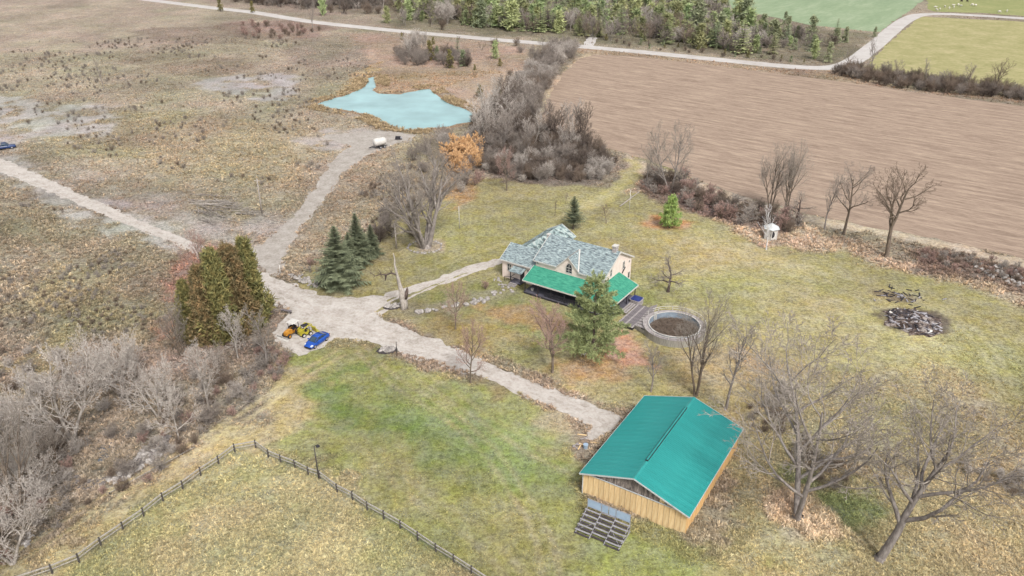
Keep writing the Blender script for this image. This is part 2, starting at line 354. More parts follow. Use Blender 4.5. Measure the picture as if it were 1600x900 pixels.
def ground_mat():
    m, nt, b = newmat('ground'); L = nt.links; b.inputs['Roughness'].default_value = .95; b.inputs['Specular IOR Level'].default_value = .1
    at = N(nt, 'ShaderNodeAttribute', attribute_name='soil'); wd = N(nt, 'ShaderNodeAttribute', attribute_name='wild')
    geo = N(nt, 'ShaderNodeNewGeometry')
    def noise(s, d=3, r=.6, st=None):
        n = N(nt, 'ShaderNodeTexNoise'); n.inputs['Scale'].default_value = s; n.inputs['Detail'].default_value = d; n.inputs['Roughness'].default_value = r
        mp = N(nt, 'ShaderNodeMapping'); L.new(geo.outputs['Position'], mp.inputs[0]); L.new(mp.outputs[0], n.inputs[0])
        if st: mp.inputs['Scale'].default_value = st[0:3]; mp.inputs['Rotation'].default_value = (0,0,st[3])
        return n.outputs[0]
    def rmap(v, a, bb, c, d):
        r = N(nt, 'ShaderNodeMapRange'); L.new(v, r.inputs[0]); r.inputs[1].default_value = a; r.inputs[2].default_value = bb; r.inputs[3].default_value = c; r.inputs[4].default_value = d; return r.outputs[0]
    def mth(op, a, bb):
        q = N(nt, 'ShaderNodeMath', operation=op)
        for i, v in enumerate((a, bb)):
            if isinstance(v, (int, float)): q.inputs[i].default_value = v
            else: L.new(v, q.inputs[i])
        return q.outputs[0]
    f1 = noise(1.6, 5, .75); f2 = noise(.45, 4, .7); f3 = noise(4.5, 3, .7)
    a1 = rmap(f1, .4, .6, -.5, .5); a2 = rmap(f2, .38, .62, -.5, .5); a3 = rmap(f3, .4, .6, -.5, .5)
    amp = mth('ADD', mth('MULTIPLY', wd.outputs['Fac'], .45), .42)
    s = mth('ADD', mth('ADD', a1, mth('MULTIPLY', a2, .5)), mth('MULTIPLY', a3, .55))
    val = mth('ADD', 1.0, mth('MULTIPLY', s, amp)); val = mth('MAXIMUM', val, .3)
    h = N(nt, 'ShaderNodeHueSaturation'); L.new(at.outputs['Color'], h.inputs['Color']); L.new(val, h.inputs['Value'])
    hn = rmap(noise(.8, 3, .7), .35, .65, .495, .507); L.new(hn, h.inputs['Hue'])
    sn = rmap(noise(.33, 4, .7), .35, .65, .62, .98); L.new(sn, h.inputs['Saturation'])
    L.new(h.outputs[0], b.inputs['Base Color'])
    bp = N(nt, 'ShaderNodeBump'); bp.inputs['Distance'].default_value = .35; bp.inputs['Strength'].default_value = .9
    hh = mth('ADD', f1, mth('MULTIPLY', f3, .5)); L.new(mth('MULTIPLY', hh, amp), bp.inputs['Height']); L.new(bp.outputs[0], b.inputs['Normal'])
    return m
M['ground'] = ground_mat()
ground = ground_sheet()
def fill_sheet(name, P, z, m, ragged=.6, step=1.2, label=None, seg_scale=1.0):
    "flat sheet with an irregular natural edge, triangulated from its outline"
    P = np.asarray(P); out = []
    for i in range(len(P)):
        a, b = P[i], P[(i+1) % len(P)]; L = np.hypot(*(b-a)); n = max(1, int(L/step))
        nx, ny = -(b-a)[1]/max(L,1e-6), (b-a)[0]/max(L,1e-6)
        for k in range(n):
            p = a+(b-a)*k/n
            q = (fbm(np.array([p[0]/3/seg_scale]), np.array([p[1]/3/seg_scale]), 41, 3)[0]-.5)*ragged*2.6
            out.append((p[0]+nx*q, p[1]+ny*q, z))
    from mathutils.geometry import tessellate_polygon
    tr = tessellate_polygon([[Vector(v) for v in out]])
    me = npmesh(name, np.array(out), np.array(tr).ravel(), 3, [m])
    return tag(link(name, me), kind='structure')
def smooth_strip(pts, width, n=8):
    W_ = [G(*p[:2]).xy for p in pts]; out = []
    for i in range(len(W_)-1):
        p0, p1, p2, p3 = W_[max(i-1,0)], W_[i], W_[i+1], W_[min(i+2, len(W_)-1)]
        for k in range(n):
            t = k/n
            out.append(.5*((2*p1)+(p2-p0)*t+(2*p0-5*p1+4*p2-p3)*t*t+(3*p1-p0-3*p2+p3)*t**3))
    l, r = [], []
    for i, p in enumerate(out):
        d = (out[min(i+1, len(out)-1)]-out[max(i-1, 0)]); d.normalize(); nn = Vector((-d.y, d.x))
        l.append(p+nn*width/2); r.append(p-nn*width/2)
    return np.array([tuple(v) for v in l+r[::-1]])
def gravel_mat(name, c1, c2, c3, sc=.5, st=None):
    m, nt, b = newmat(name); L = nt.links; b.inputs['Roughness'].default_value = .95; b.inputs['Specular IOR Level'].default_value = .15
    geo = N(nt, 'ShaderNodeNewGeometry')
    cols = []
    def nz(s, d=5, r=.7):
        mp = N(nt, 'ShaderNodeMapping'); L.new(geo.outputs['Position'], mp.inputs[0])
        if st: mp.inputs['Rotation'].default_value = (0,0,st[1]); 
        n = N(nt, 'ShaderNodeTexNoise'); n.inputs['Scale'].default_value = s; n.inputs['Detail'].default_value = d; n.inputs['Roughness'].default_value = r
        if st:
            m2 = N(nt, 'ShaderNodeMapping'); L.new(mp.outputs[0], m2.inputs[0]); m2.inputs['Scale'].default_value = st[0]; mp = m2
        L.new(mp.outputs[0], n.inputs[0]); return n.outputs[0]
    a = nz(sc); bb = nz(sc*5, 4, .75)
    rp = N(nt, 'ShaderNodeValToRGB'); e = rp.color_ramp.elements
    e[0].position = .33; e[0].color = (*lin(c2),1); e[1].position = .66; e[1].color = (*lin(c3),1); q = e.new(.5); q.color = (*lin(c1),1)
    mx = N(nt, 'ShaderNodeMath', operation='ADD'); 
    m1 = N(nt, 'ShaderNodeMath', operation='MULTIPLY'); L.new(a, m1.inputs[0]); m1.inputs[1].default_value = .55
    m2 = N(nt, 'ShaderNodeMath', operation='MULTIPLY'); L.new(bb, m2.inputs[0]); m2.inputs[1].default_value = .45
    L.new(m1.outputs[0], mx.inputs[0]); L.new(m2.outputs[0], mx.inputs[1]); L.new(mx.outputs[0], rp.inputs[0]); L.new(rp.outputs[0], b.inputs['Base Color'])
    bp = N(nt, 'ShaderNodeBump'); bp.inputs['Distance'].default_value = .12; bp.inputs['Strength'].default_value = .8; L.new(bb, bp.inputs['Height']); L.new(bp.outputs[0], b.inputs['Normal'])
    return m
M['lane'] = gravel_mat('lane_gravel', (204,196,188), (160,148,136), (230,223,217), .35)
M['road'] = gravel_mat('road_gravel', (208,202,198), (188,180,172), (222,218,214), .1)
M['track'] = gravel_mat('track_gravel', (184,176,168), (146,136,124), (208,202,194), .4)
M['field'] = gravel_mat('ploughed_soil', (172,151,134), (128,107,94), (208,186,164), .62, ((.13,1.0,1),.62))
M['green'] = gravel_mat('winter_wheat', (154,172,138), (138,158,124), (176,188,158), .1, ((.25,1,1),-.9))
M['past'] = gravel_mat('dry_pasture', (174,168,120), (150,148,98), (200,188,146), .11)
M['past2'] = gravel_mat('green_pasture', (156,160,108), (140,146,94), (176,172,122), .09)
fill_sheet('farm_lane', LANEW, .012, M['lane'], .9, .7, seg_scale=.6)
fill_sheet('pond_track', TRACKW, .008, M['track'], 1.3, .9)
fill_sheet('ploughed_field', FIELDW, .010, M['field'], .9, 1.5)
fill_sheet('wheat_field', GREENW, .010, M['green'], 1.5, 4)
fill_sheet('dry_pasture', P1W, .010, M['past'], 1.5, 3)
fill_sheet('green_pasture', P2W, .010, M['past2'], 1.5, 4)
ROADC = [(-260,-40),(0,-22),(150,-10),(250,2),(330,12),(400,20),(480,33),(560,42),(640,50),(720,57),(800,64),(900,72),(1000,81),(1100,91),(1200,101),(1250,105),(1290,106),(1318,102),(1342,90),(1370,68),(1398,44),(1418,30),(1440,23),(1480,22),(1540,25),(1620,30),(1760,38),(1950,50)]
fill_sheet('gravel_road', smooth_strip(ROADC, 7.5), .02, M['road'], .25, 2.5)
SPUR = [(918,74),(922,66),(924,60),(921,52)]
fill_sheet('farm_gateway', smooth_strip(SPUR, 5), .017, M['road'], .8, 1.5)
# pond
def water_mat(name, c, rough=.12, k=None):
    m, nt, b = newmat(name); L = nt.links
    geo = N(nt, 'ShaderNodeNewGeometry'); n = N(nt, 'ShaderNodeTexNoise'); n.inputs['Scale'].default_value = .09; n.inputs['Detail'].default_value = 8
    L.new(geo.outputs['Position'], n.inputs[0]); rp = N(nt, 'ShaderNodeValToRGB'); e = rp.color_ramp.elements
    c1 = lin(c, k); e[0].position = .3; e[0].color = (*[v*.74 for v in c1], 1); e[1].position = .7; e[1].color = (*[min(1, v*1.1) for v in c1], 1)
    L.new(n.outputs[0], rp.inputs[0]); L.new(rp.outputs[0], b.inputs['Base Color']); b.inputs['Roughness'].default_value = rough; b.inputs['IOR'].default_value = 1.33
    n2 = N(nt, 'ShaderNodeTexNoise'); n2.inputs['Scale'].default_value = 1.2; n2.inputs['Detail'].default_value = 4; L.new(geo.outputs['Position'], n2.inputs[0])
    bp = N(nt, 'ShaderNodeBump'); bp.inputs['Distance'].default_value = .03; bp.inputs['Strength'].default_value = .5; L.new(n2.outputs[0], bp.inputs['Height']); L.new(bp.outputs[0], b.inputs['Normal'])
    return m
M['pond'] = water_mat('milky_turquoise_water', (164,204,206))
M['stream'] = water_mat('stream_water', (120,128,140), .08)
fill_sheet('pond', PONDW, .025, M['pond'], .7, 1.0)
fill_sheet('stream', PW([(150,700),(178,690),(181,706),(155,724)]), .03, M['stream'], .2, .3)

# ------------------------------------------------------------------ ground cover (uncountable): tufts on points
def inst_mat(name, noise=.25):
    m, nt, b = newmat(name); L = nt.links; b.inputs['Roughness'].default_value = .9; b.inputs['Specular IOR Level'].default_value = .1
    at = N(nt, 'ShaderNodeAttribute', attribute_name='tint'); at.attribute_type = 'INSTANCER'
    L.new(at.outputs['Color'], b.inputs['Base Color']); return m
M['tuft'] = inst_mat('tuft_blades')
def tuft_mesh(name, nb, h, w, wb, seed, curve=.6):
    r = random.Random(seed); V = []; F = []
    for i in range(nb):
        a = r.random()*TAU; l = w*(.3+.7*r.random()); hh = h*(.5+.5*r.random()); b0 = Vector((math.cos(a), math.sin(a), 0)); s = Vector((-b0.y, b0.x, 0))*wb*(.5+.5*r.random())
        o = b0*l*.15*r.random(); p1 = o+b0*l*.45+Vector((0,0,hh*.8)); p2 = o+b0*l+Vector((0,0,hh*(1-curve*r.random())))
        n = len(V); V += [tuple(o-s/2), tuple(o+s/2), tuple(p1+s*.4), tuple(p1-s*.4), tuple(p2)]; F += [(n,n+1,n+2,n+3),(n+3,n+2,n+4)]
    me = bpy.data.meshes.new(name); me.from_pydata(V, [], F); me.materials.append(M['tuft']); return me
pc = bpy.data.collections.new('tuft_kinds')
for k, a in enumerate([(9,.42,.5,.12),(12,.5,.35,.09),(8,.3,.6,.14),(14,.6,.55,.07)]):
    pc.objects.link(bpy.data.objects.new('tuft%d' % k, tuft_mesh('tuft', *a, seed=k)))
def gn_scatter(name, P, size, tint, coll=None, kind='stuff', tilt=.12, parent=None):
    me = bpy.data.meshes.new(name); me.vertices.add(len(P)); me.vertices.foreach_set('co', P.astype(np.float32).ravel())
    me.attributes.new('size', 'FLOAT', 'POINT').data.foreach_set('value', size.astype(np.float32))
    me.attributes.new('tint', 'FLOAT_COLOR', 'POINT').data.foreach_set('color', np.concatenate([tint, np.ones((len(P),1))], 1).astype(np.float32).ravel())
    o = link(name, me); tag(o, kind=kind)
    ng = bpy.data.node_groups.new(name, 'GeometryNodeTree')
    ng.interface.new_socket('Geometry', in_out='INPUT', socket_type='NodeSocketGeometry'); ng.interface.new_socket('Geometry', in_out='OUTPUT', socket_type='NodeSocketGeometry')
    gi = ng.nodes.new('NodeGroupInput'); go = ng.nodes.new('NodeGroupOutput'); ip = ng.nodes.new('GeometryNodeInstanceOnPoints')
    ci = ng.nodes.new('GeometryNodeCollectionInfo'); ci.inputs['Collection'].default_value = coll or pc; ci.inputs['Separate Children'].default_value = True; ci.inputs['Reset Children'].default_value = True
    ip.inputs['Pick Instance'].default_value = True
    at = ng.nodes.new('GeometryNodeInputNamedAttribute'); at.data_type = 'FLOAT'; at.inputs['Name'].default_value = 'size'
    rr = ng.nodes.new('FunctionNodeRandomValue'); rr.data_type = 'FLOAT_VECTOR'; rr.inputs[0].default_value = (-tilt,-tilt,0); rr.inputs[1].default_value = (tilt,tilt,6.28)
    L = ng.links
    L.new(gi.outputs[0], ip.inputs['Points']); L.new(ci.outputs[0], ip.inputs['Instance']); L.new(at.outputs['Attribute'], ip.inputs['Scale'])
    L.new(rr.outputs['Value'], ip.inputs['Rotation']); L.new(ip.outputs[0], go.inputs[0])
    md = o.modifiers.new('scatter', 'NODES'); md.node_group = ng
    return o
def scatter_ground(n, wild_min, name, y0, y1, smin, smax, power, wild_max=9, gain=1.1):
    # candidates spread over the land in view and a little round it, denser nearby
    t = NR.rand(n*3); Y = (y0**(1-power)+(y1**(1-power)-y0**(1-power))*t)**(1/(1-power)); X = (NR.rand(n*3)*2-1)*(Y*.78+18)
    C, T = zones(X, Y)
    clump = fbm(X/3.2, Y/3.2, 77, 3)
    keep = (NR.rand(len(X)) < np.clip(T*gain*(clump*2.2-.45), 0, 1)) & (T > wild_min) & (T < wild_max)
    for P, d in ((LANEW,-.25),(TRACKW,-.3),(PONDW,-.2),(FIELDW,.3),(GREENW,0),(P1W,0),(P2W,0),(ROADP,.2)):
        keep &= sdf(X, Y, P) < -d
    keep &= np.hypot(X-9, Y-128) > 4
    idx = np.nonzero(keep)[0][:n]; X, Y, C, T, cl = X[idx], Y[idx], C[idx], T[idx], clump[idx]
    v = .9+NR.rand(len(idx))**1.4*1.6; gy = C.mean(1, keepdims=True); C = (C*.85+gy*.15)*np.array([1.06,.99,.98])
    h = NR.rand(len(idx))-.5
    C = C*v[:,None]*np.stack([1+h*.12, 1+h*.02, 1-h*.14], 1)
    Sz = (smin+(smax-smin)*NR.rand(len(idx))**2)*np.clip(T, .35, 1.2)
    return gn_scatter(name, np.stack([X, Y, np.zeros(len(X))], 1), Sz, C)
ROADP = smooth_strip(ROADC, 8.5)
M['rut'] = gravel_mat('pale_wheel_rut', (208,199,191), (172,160,150), (226,219,213), .4); M['mud'] = gravel_mat('shore_mud', (160,136,112), (128,108,90), (188,164,136), .6)
for pts in ([(-60,228),(0,257),(100,301),(200,345),(275,374),(340,404),(400,437),(450,462),(500,490),(560,510),(620,531),(700,556),(800,597),(890,634),(945,660)], [(565,500),(600,481),(650,456),(700,436),(780,407)]):
    sp = spline(pts)
    for of in (-.85,.85):
        a_ = side(sp, of-.36); b_ = side(sp, of+.36); fill_sheet('wheel_rut', np.concatenate([a_, b_[::-1]]), .017, M['rut'], .55, .6, seg_scale=.5)
c_ = PONDW.mean(0); d_ = sdf  # shore a little outside the water line
nrm = []
for i in range(len(PONDW)):
    e = PONDW[(i+1) % len(PONDW)]-PONDW[i-1]; n_ = np.array([e[1], -e[0]])/np.hypot(*e)
    if sdf(np.array([PONDW[i][0]+n_[0]*.5]), np.array([PONDW[i][1]+n_[1]*.5]), PONDW)[0] > 0: n_ = -n_
    nrm.append(n_)
fill_sheet('pond_shore', PONDW+np.array(nrm)*1.8, .006, M['mud'], 1.2, 1.2)
X_ = NR.uniform(PONDW[:,0].min()-6, PONDW[:,0].max()+6, 60000); Y_ = NR.uniform(PONDW[:,1].min()-8, PONDW[:,1].max()+8, 60000); q_ = sdf(X_, Y_, PONDW)
k_ = (q_ < .25) & (q_ > -5) & (NR.rand(60000) < np.clip(fbm(X_/7, Y_/7, 91)*3-1.35, 0, 1)) & (sdf(X_, Y_, TRACKW) < 0); X_, Y_ = X_[k_][:3200], Y_[k_][:3200]
gn_scatter('pond_reeds', np.stack([X_, Y_, 0*X_], 1), NR.uniform(.8, 2.0, len(X_)), np.array(lin((190,168,134)))[None]*NR.uniform(.6, 1.5, (len(X_), 1)))
scatter_ground(230000, .4, 'dry_weeds', 45, 480, .5, 1.45, 1.6)
scatter_ground(190000, .12, 'grass_tufts', 45, 210, .28, .85, 1.7, .6, 3.5)
# ------------------------------------------------------------------ trees
def tubes(segs, sides):
    "segments (p0,p1,r0,r1) -> one prism per segment, n-sided"
    A = np.array([s[0] for s in segs], float); B = np.array([s[1] for s in segs], float); r0 = np.array([s[2] for s in segs]); r1 = np.array([s[3] for s in segs])
    D = B-A; Ln = np.linalg.norm(D, axis=1, keepdims=True)+1e-9; D = D/Ln
    up = np.where(np.abs(D[:,2:3]) < .9, np.array([[0,0,1.]]), np.array([[1.,0,0]]))
    X = np.cross(up, D); X /= np.linalg.norm(X, axis=1, keepdims=True)+1e-9; Y = np.cross(D, X)
    V = np.zeros((len(A), 2, sides, 3)); F = []
    for i in range(sides):
        t = TAU*i/sides; o = X*math.cos(t)+Y*math.sin(t)
        V[:,0,i] = A+o*r0[:,None]; V[:,1,i] = B+o*r1[:,None]
        j = (i+1) % sides; F.append([i, j, sides+j, sides+i])
    base = np.arange(len(A))[:,None,None]*(2*sides)
    F = (np.array(F)[None]+base).reshape(-1)
    return V.reshape(-1, 3), F
def rot_to(d, ang, az):
    "unit vector at angle ang from d, azimuth az round it"
    up = Vector((0,0,1)) if abs(d.z) < .9 else Vector((1,0,0))
    x = d.cross(up).normalized(); y = d.cross(x)
    return (d*math.cos(ang)+(x*math.cos(az)+y*math.sin(az))*math.sin(ang)).normalized()
def grow_tree(seed, h=10, tr=.25, clear=.25, nb=(9,5,4,3), ang=(50,45,45,50), ln=(.55,.5,.5,.5), up=.12, wig=.16, stems=1, lean=(0,0), twig=.014, tside=3, trunk_frac=.75, flat=0):
    r = random.Random(seed); big = []; fine = []
    def chain(p, d, L, rad, lvl, nseg, tip):
        pts = [(p.copy(), rad, d.copy())]; 
        for i in range(nseg):
            f = (i+1)/nseg
            wg = wig*(.35 if lvl == 0 else 1); d = (d+Vector((r.gauss(0,wg), r.gauss(0,wg), r.gauss(0,wg*.6)+up*(1 if lvl else .3)))).normalized()
            q = p+d*(L/nseg); r2 = rad+(tip-rad)*f
            (big if lvl <= 1 else fine).append((tuple(p), tuple(q), pts[-1][1], r2)); p = q; pts.append((p.copy(), r2, d.copy()))
        return pts
    def branch(p, d, L, rad, lvl):
        nseg = (7,5,4,3,2,1)[lvl]; tip = max(twig*.6, rad*(.25 if lvl else .3))
        pts = chain(p, d, L, rad, lvl, nseg, tip)
        if lvl >= len(nb): return
        k = nb[lvl]; c0 = clear if lvl == 0 else .2
        for j in range(k):
            f = c0+(1-c0)*(j+.3+.6*r.random())/k
            x = f*nseg; i = min(int(x), nseg-1); t = x-i
            q = pts[i][0].lerp(pts[i+1][0], t); rr = pts[i][1]*(1-t)+pts[i+1][1]*t
            a = math.radians(ang[lvl])*(.7+.5*r.random())*(1.15-.45*f)
            dd = rot_to(pts[i][2], a, j*2.4+r.random()*1.2)
            if lvl == 0: dd.z = max(dd.z, -.05); dd.normalize()
            l2 = L*ln[lvl]*(.7+.5*r.random())*((1.15-.55*f) if lvl == 0 else 1.1-.4*f)
            branch(q, dd, l2, max(twig, min(rr*.72, rad*.55)), lvl+1)
    for s_ in range(stems):
        a = s_*TAU/stems+r.random(); tilt = 0 if stems == 1 else (.08+.12*r.random() if stems == 3 and clear > .2 else .22+.2*r.random())
        d = Vector((math.cos(a)*math.sin(tilt)+lean[0], math.sin(a)*math.sin(tilt)+lean[1], math.cos(tilt))).normalized()
        p = Vector((math.cos(a), math.sin(a), 0))*tr*.7*(stems > 1)
        branch(p, d, h*trunk_frac*(1 if stems == 1 else .8+.3*r.random()), tr*(1 if stems == 1 else .65), 0)
    # root flare
    big.append(((0,0,-.3), (0,0,tr*1.2), tr*1.6*(1 if stems == 1 else 1.2), tr*1.02))
    return big, fine
def bark(name, c, c2, rnd=.12, k=1.15): return mat(name, c, c2, 6, .95, .02, rnd=rnd, stretch=(1,1,.3), k=k)
M['bark_brown'] = bark('bark_brown', (132,118,104), (92,82,74)); M['bark_grey'] = bark('bark_grey', (158,150,144), (112,104,100))
M['bark_pale'] = bark('bark_pale', (188,180,172), (136,128,120)); M['bark_white'] = bark('bark_birch', (228,226,226), (176,172,172)); M['bark_dark'] = bark('bark_dark', (108,94,88), (72,62,58))
M['twig_grey'] = mat('twigs_grey', (164,155,146), (126,117,108), 3, .95, rnd=.1, k=1.0); M['twig_pale'] = mat('twigs_pale', (202,194,186), (152,142,134), 3, .95, rnd=.1, k=1.0)
M['twig_lilac'] = mat('twigs_lilac', (158,148,140), (118,108,100), 3, .95, rnd=.12, k=1.0); M['twig_red'] = mat('twigs_reddish', (178,152,142), (140,112,104), 3, .95, rnd=.08, k=1.0)
M['twig_brown'] = mat('twigs_brown', (138,122,108), (104,90,80), 3, .95, rnd=.12, k=1.0); M['twig_dark'] = mat('twigs_dark', (122,110,100), (84,74,68), 3, .95, rnd=.15, k=1.0)
M['twig_orange'] = mat('twigs_orange', (220,182,138), (196,154,110), 3, .95, k=1.0); M['twig_white'] = mat('twigs_white', (226,222,222), (190,186,186), 3, .95, k=1.0)
def tree_meshes(key, bk, tw, single=False, **kw):
    big, fine = grow_tree(**kw)
    v1, f1 = tubes(big, 6); v2, f2 = tubes(fine, 3)
    if single:
        big3, f1b = tubes(big, 3)
        V = np.concatenate([big3, v2]); F = np.concatenate([f1b, f2+len(big3)])
        mi = np.concatenate([np.zeros(len(f1b)//4, int), np.ones(len(f2)//4, int)])
        return npmesh(key, V, F, 4, [M[bk], M[tw]], mi), None, V[:,2].max()
    return npmesh(key+'_trunk', v1, f1, 4, [M[bk]], smooth=True), npmesh(key+'_crown', v2, f2, 4, [M[tw]]), max(v1[:,2].max(), v2[:,2].max())
PROTO = {}
def proto(key, *a, **kw): PROTO[key] = tree_meshes(key, *a, **kw)
proto('oak', 'bark_brown', 'twig_brown', seed=3, h=12, tr=.27, clear=.34, nb=(10,6,5,4,3), ang=(62,45,45,48,50), ln=(.6,.5,.48,.45,.5), wig=.2, twig=.012)
proto('oak2', 'bark_brown', 'twig_lilac', seed=14, h=12, tr=.23, clear=.36, nb=(9,6,5,4,3), ang=(52,42,45,48,50), ln=(.55,.52,.5,.45,.5), wig=.17, twig=.012)
proto('slim', 'bark_grey', 'twig_grey', seed=5, h=12, tr=.15, clear=.3, nb=(12,5,4,4,2), ang=(35,36,40,45,45), ln=(.36,.5,.5,.5,.5), up=.2, wig=.12, twig=.011)
proto('tall', 'bark_brown', 'twig_grey', seed=8, h=12, tr=.21, clear=.28, nb=(8,6,5,4,2), ang=(32,34,42,45,45), ln=(.55,.5,.5,.45,.5), up=.18, wig=.1, stems=3, twig=.011)
proto('multi', 'bark_grey', 'twig_grey', seed=21, h=12, tr=.4, clear=.2, nb=(6,5,5,4,2), ang=(38,38,42,48,50), ln=(.5,.5,.48,.45,.5), up=.13, wig=.12, stems=6, twig=.011)
proto('wide', 'bark_grey', 'twig_grey', seed=23, h=12, tr=.3, clear=.2, nb=(9,6,5,4,4), ang=(55,42,42,46,50), ln=(.66,.5,.5,.45,.5), wig=.15, stems=2, twig=.014)
proto('lean', 'bark_grey', 'twig_grey', seed=27, h=12, tr=.27, clear=.3, nb=(11,6,5,4,4), ang=(50,42,42,46,50), ln=(.66,.5,.5,.45,.5), wig=.13, lean=(.2,0), twig=.014)
proto('ball', 'bark_brown', 'twig_red', seed=31, h=8, tr=.12, clear=.2, nb=(14,7,5,4,2), ang=(56,38,40,45,45), ln=(.55,.5,.5,.45,.5), up=.22, wig=.12, twig=.009)
proto('ball2', 'bark_brown', 'twig_red', seed=32, h=8, tr=.11, clear=.22, nb=(12,7,5,4,2), ang=(58,40,42,45,45), ln=(.52,.5,.5,.45,.5), up=.2, wig=.14, twig=.009)
proto('apple', 'bark_dark', 'twig_grey', seed=37, h=5, tr=.22, clear=.3, nb=(9,7,5,3), ang=(75,50,55,60), ln=(.75,.55,.5,.5), up=.03, wig=.3, lean=(.2,0), twig=.014)
proto('birch', 'bark_white', 'twig_white', seed=41, h=10, tr=.14, clear=.25, nb=(12,4,3), ang=(42,40,45), ln=(.35,.5,.5), up=.15, twig=.02)
proto('pale', 'bark_pale', 'twig_pale', seed=43, h=8, tr=.12, clear=.18, nb=(12,6,5,4,2), ang=(52,42,45,48,50), ln=(.58,.5,.5,.5,.5), up=.15, wig=.17, twig=.013)
proto('pale2', 'bark_pale', 'twig_pale', seed=47, h=8, tr=.2, clear=.12, nb=(8,6,5,4,2), ang=(48,42,48,50,50), ln=(.58,.52,.5,.5,.5), up=.12, wig=.19, stems=3, twig=.013)
proto('sapling', 'bark_brown', 'twig_brown', seed=53, h=4, tr=.06, clear=.3, nb=(9,4,3), ang=(38,40,45), ln=(.4,.5,.5), up=.2, twig=.012)
# smaller things: one mesh each
for k, (bk, tw) in enumerate([('bark_grey','twig_lilac'),('bark_dark','twig_dark'),('bark_brown','twig_brown'),('bark_pale','twig_pale')]):
    proto('bush%d' % k, bk, tw, single=True, seed=60+k, h=4, tr=.09, clear=.05, nb=(8,6,5), ang=(48,45,50), ln=(.55,.55,.5), up=.1, wig=.2, stems=7, twig=.015)
    proto('fartree%d' % k, bk, tw, single=True, seed=70+k, h=10, tr=.16, clear=.25, nb=(12,6,4), ang=(42,45,50), ln=(.42,.5,.5), up=.16, wig=.16, stems=2+(k == 1), twig=.024)
proto('brush', 'bark_grey', 'twig_grey', single=True, seed=80, h=1.5, tr=.03, clear=.02, nb=(6,4), ang=(55,55), ln=(.6,.55), up=.05, wig=.3, stems=7, twig=.02)
proto('redbush', 'bark_brown', 'twig_red', single=True, seed=81, h=3, tr=.07, clear=.05, nb=(8,5,4), ang=(45,45,50), ln=(.5,.5,.5), up=.12, wig=.2, stems=5, twig=.022)
proto('orangebush', 'bark_brown', 'twig_orange', single=True, seed=82, h=4, tr=.08, clear=.1, nb=(10,6,5), ang=(45,45,50), ln=(.5,.5,.5), up=.12, wig=.2, stems=5, twig=.04)
def put_tree(key, name, loc, hgt, label=None, cat='tree', group=None, rz=None, xs=1, tilt=0):
    tm, cm, h0 = PROTO[key]; s = hgt/h0; rz = R.random()*TAU if rz is None else rz
    if cm is None: o = link(name, tm)
    else:
        o = empty(name); a = link('trunk', tm, o); b = link('crown', cm, o)
    o.location = (loc[0], loc[1], loc[2] if len(loc) > 2 else 0); o.rotation_euler = (0, tilt, rz); o.scale = (s*xs, s*xs, s)
    return tag(o, label, cat, group)
# --- conifers
def foliage_mat(name, c, c2, c3=None, rnd=.15, hue=.01, k=.95): return mat(name, c, c2, 1.6, .8, rnd=rnd, hue=hue, c3=c3, detail=6, k=k)
M['spruce'] = foliage_mat('spruce_needles', (120,126,98), (68,76,60)); M['pine'] = foliage_mat('pine_needles', (158,166,116), (92,106,72))
M['pine2'] = foliage_mat('young_pine_needles', (170,186,110), (98,124,70)); M['cedar'] = foliage_mat('cedar_sprays', (146,130,84), (88,90,58), c3=(116,110,70), rnd=.15, hue=.01)
M['rust'] = foliage_mat('rusty_cedar_sprays', (150,124,88), (84,80,58), c3=(120,106,74), rnd=.15)
M['farc'] = foliage_mat('far_conifer_needles', (172,176,126), (112,122,86), rnd=.3, hue=.035); M['fard'] = foliage_mat('far_dark_conifer_needles', (150,154,120), (100,110,86), rnd=.2, hue=.02)
def spruce_mesh(seed, h, rb, whorls, per, segs, tilt=-.15, base=.06, power=.85, gap=0):
    r = random.Random(seed); V = []; F = []
    for wv in range(whorls):
        f = (wv+.5*r.random())/whorls; z = h*(base+(1-base)*f); L = rb*(1-f)**power*(.8+.35*r.random())+.12
        for k in range(per):
            if r.random() < gap: continue
            a = TAU*(k+r.random()*.8)/per+wv*1.3; l = L*(.75+.4*r.random()); el = tilt+.55*f+r.gauss(0,.1)
            d = Vector((math.cos(a)*math.cos(el), math.sin(a)*math.cos(el), math.sin(el))); s = Vector((-math.sin(a), math.cos(a), 0))
            p = Vector((0,0,z)); 
            for i in range(segs):
                g = (i+.4)/segs; q = p+d*(l*g)+Vector((0,0,.12*l*g*g)); wd = l*.42*(1-g*.75)+.06
                for sg in (-1, 1):
                    t1 = q+s*(sg*wd)+d*(wd*.75)+Vector((0,0,-.10*wd-r.random()*.12)); wdt = l/segs*.85
                    n = len(V); V += [tuple(q-d*wdt*.4), tuple(q+d*wdt*.6), tuple(t1)]; F.append((n, n+1, n+2))
            n = len(V); e = p+d*l*1.12+Vector((0,0,.12*l)); V += [tuple(p+s*.06+d*.05), tuple(p-s*.06+d*.05), tuple(e)]; F.append((n, n+1, n+2))
    n = len(V); V += [(-.05,0,h*.94),(.05,0,h*.94),(0,0,h*1.03)]; F.append((n,n+1,n+2))
    return np.array(V), np.array(F).ravel()
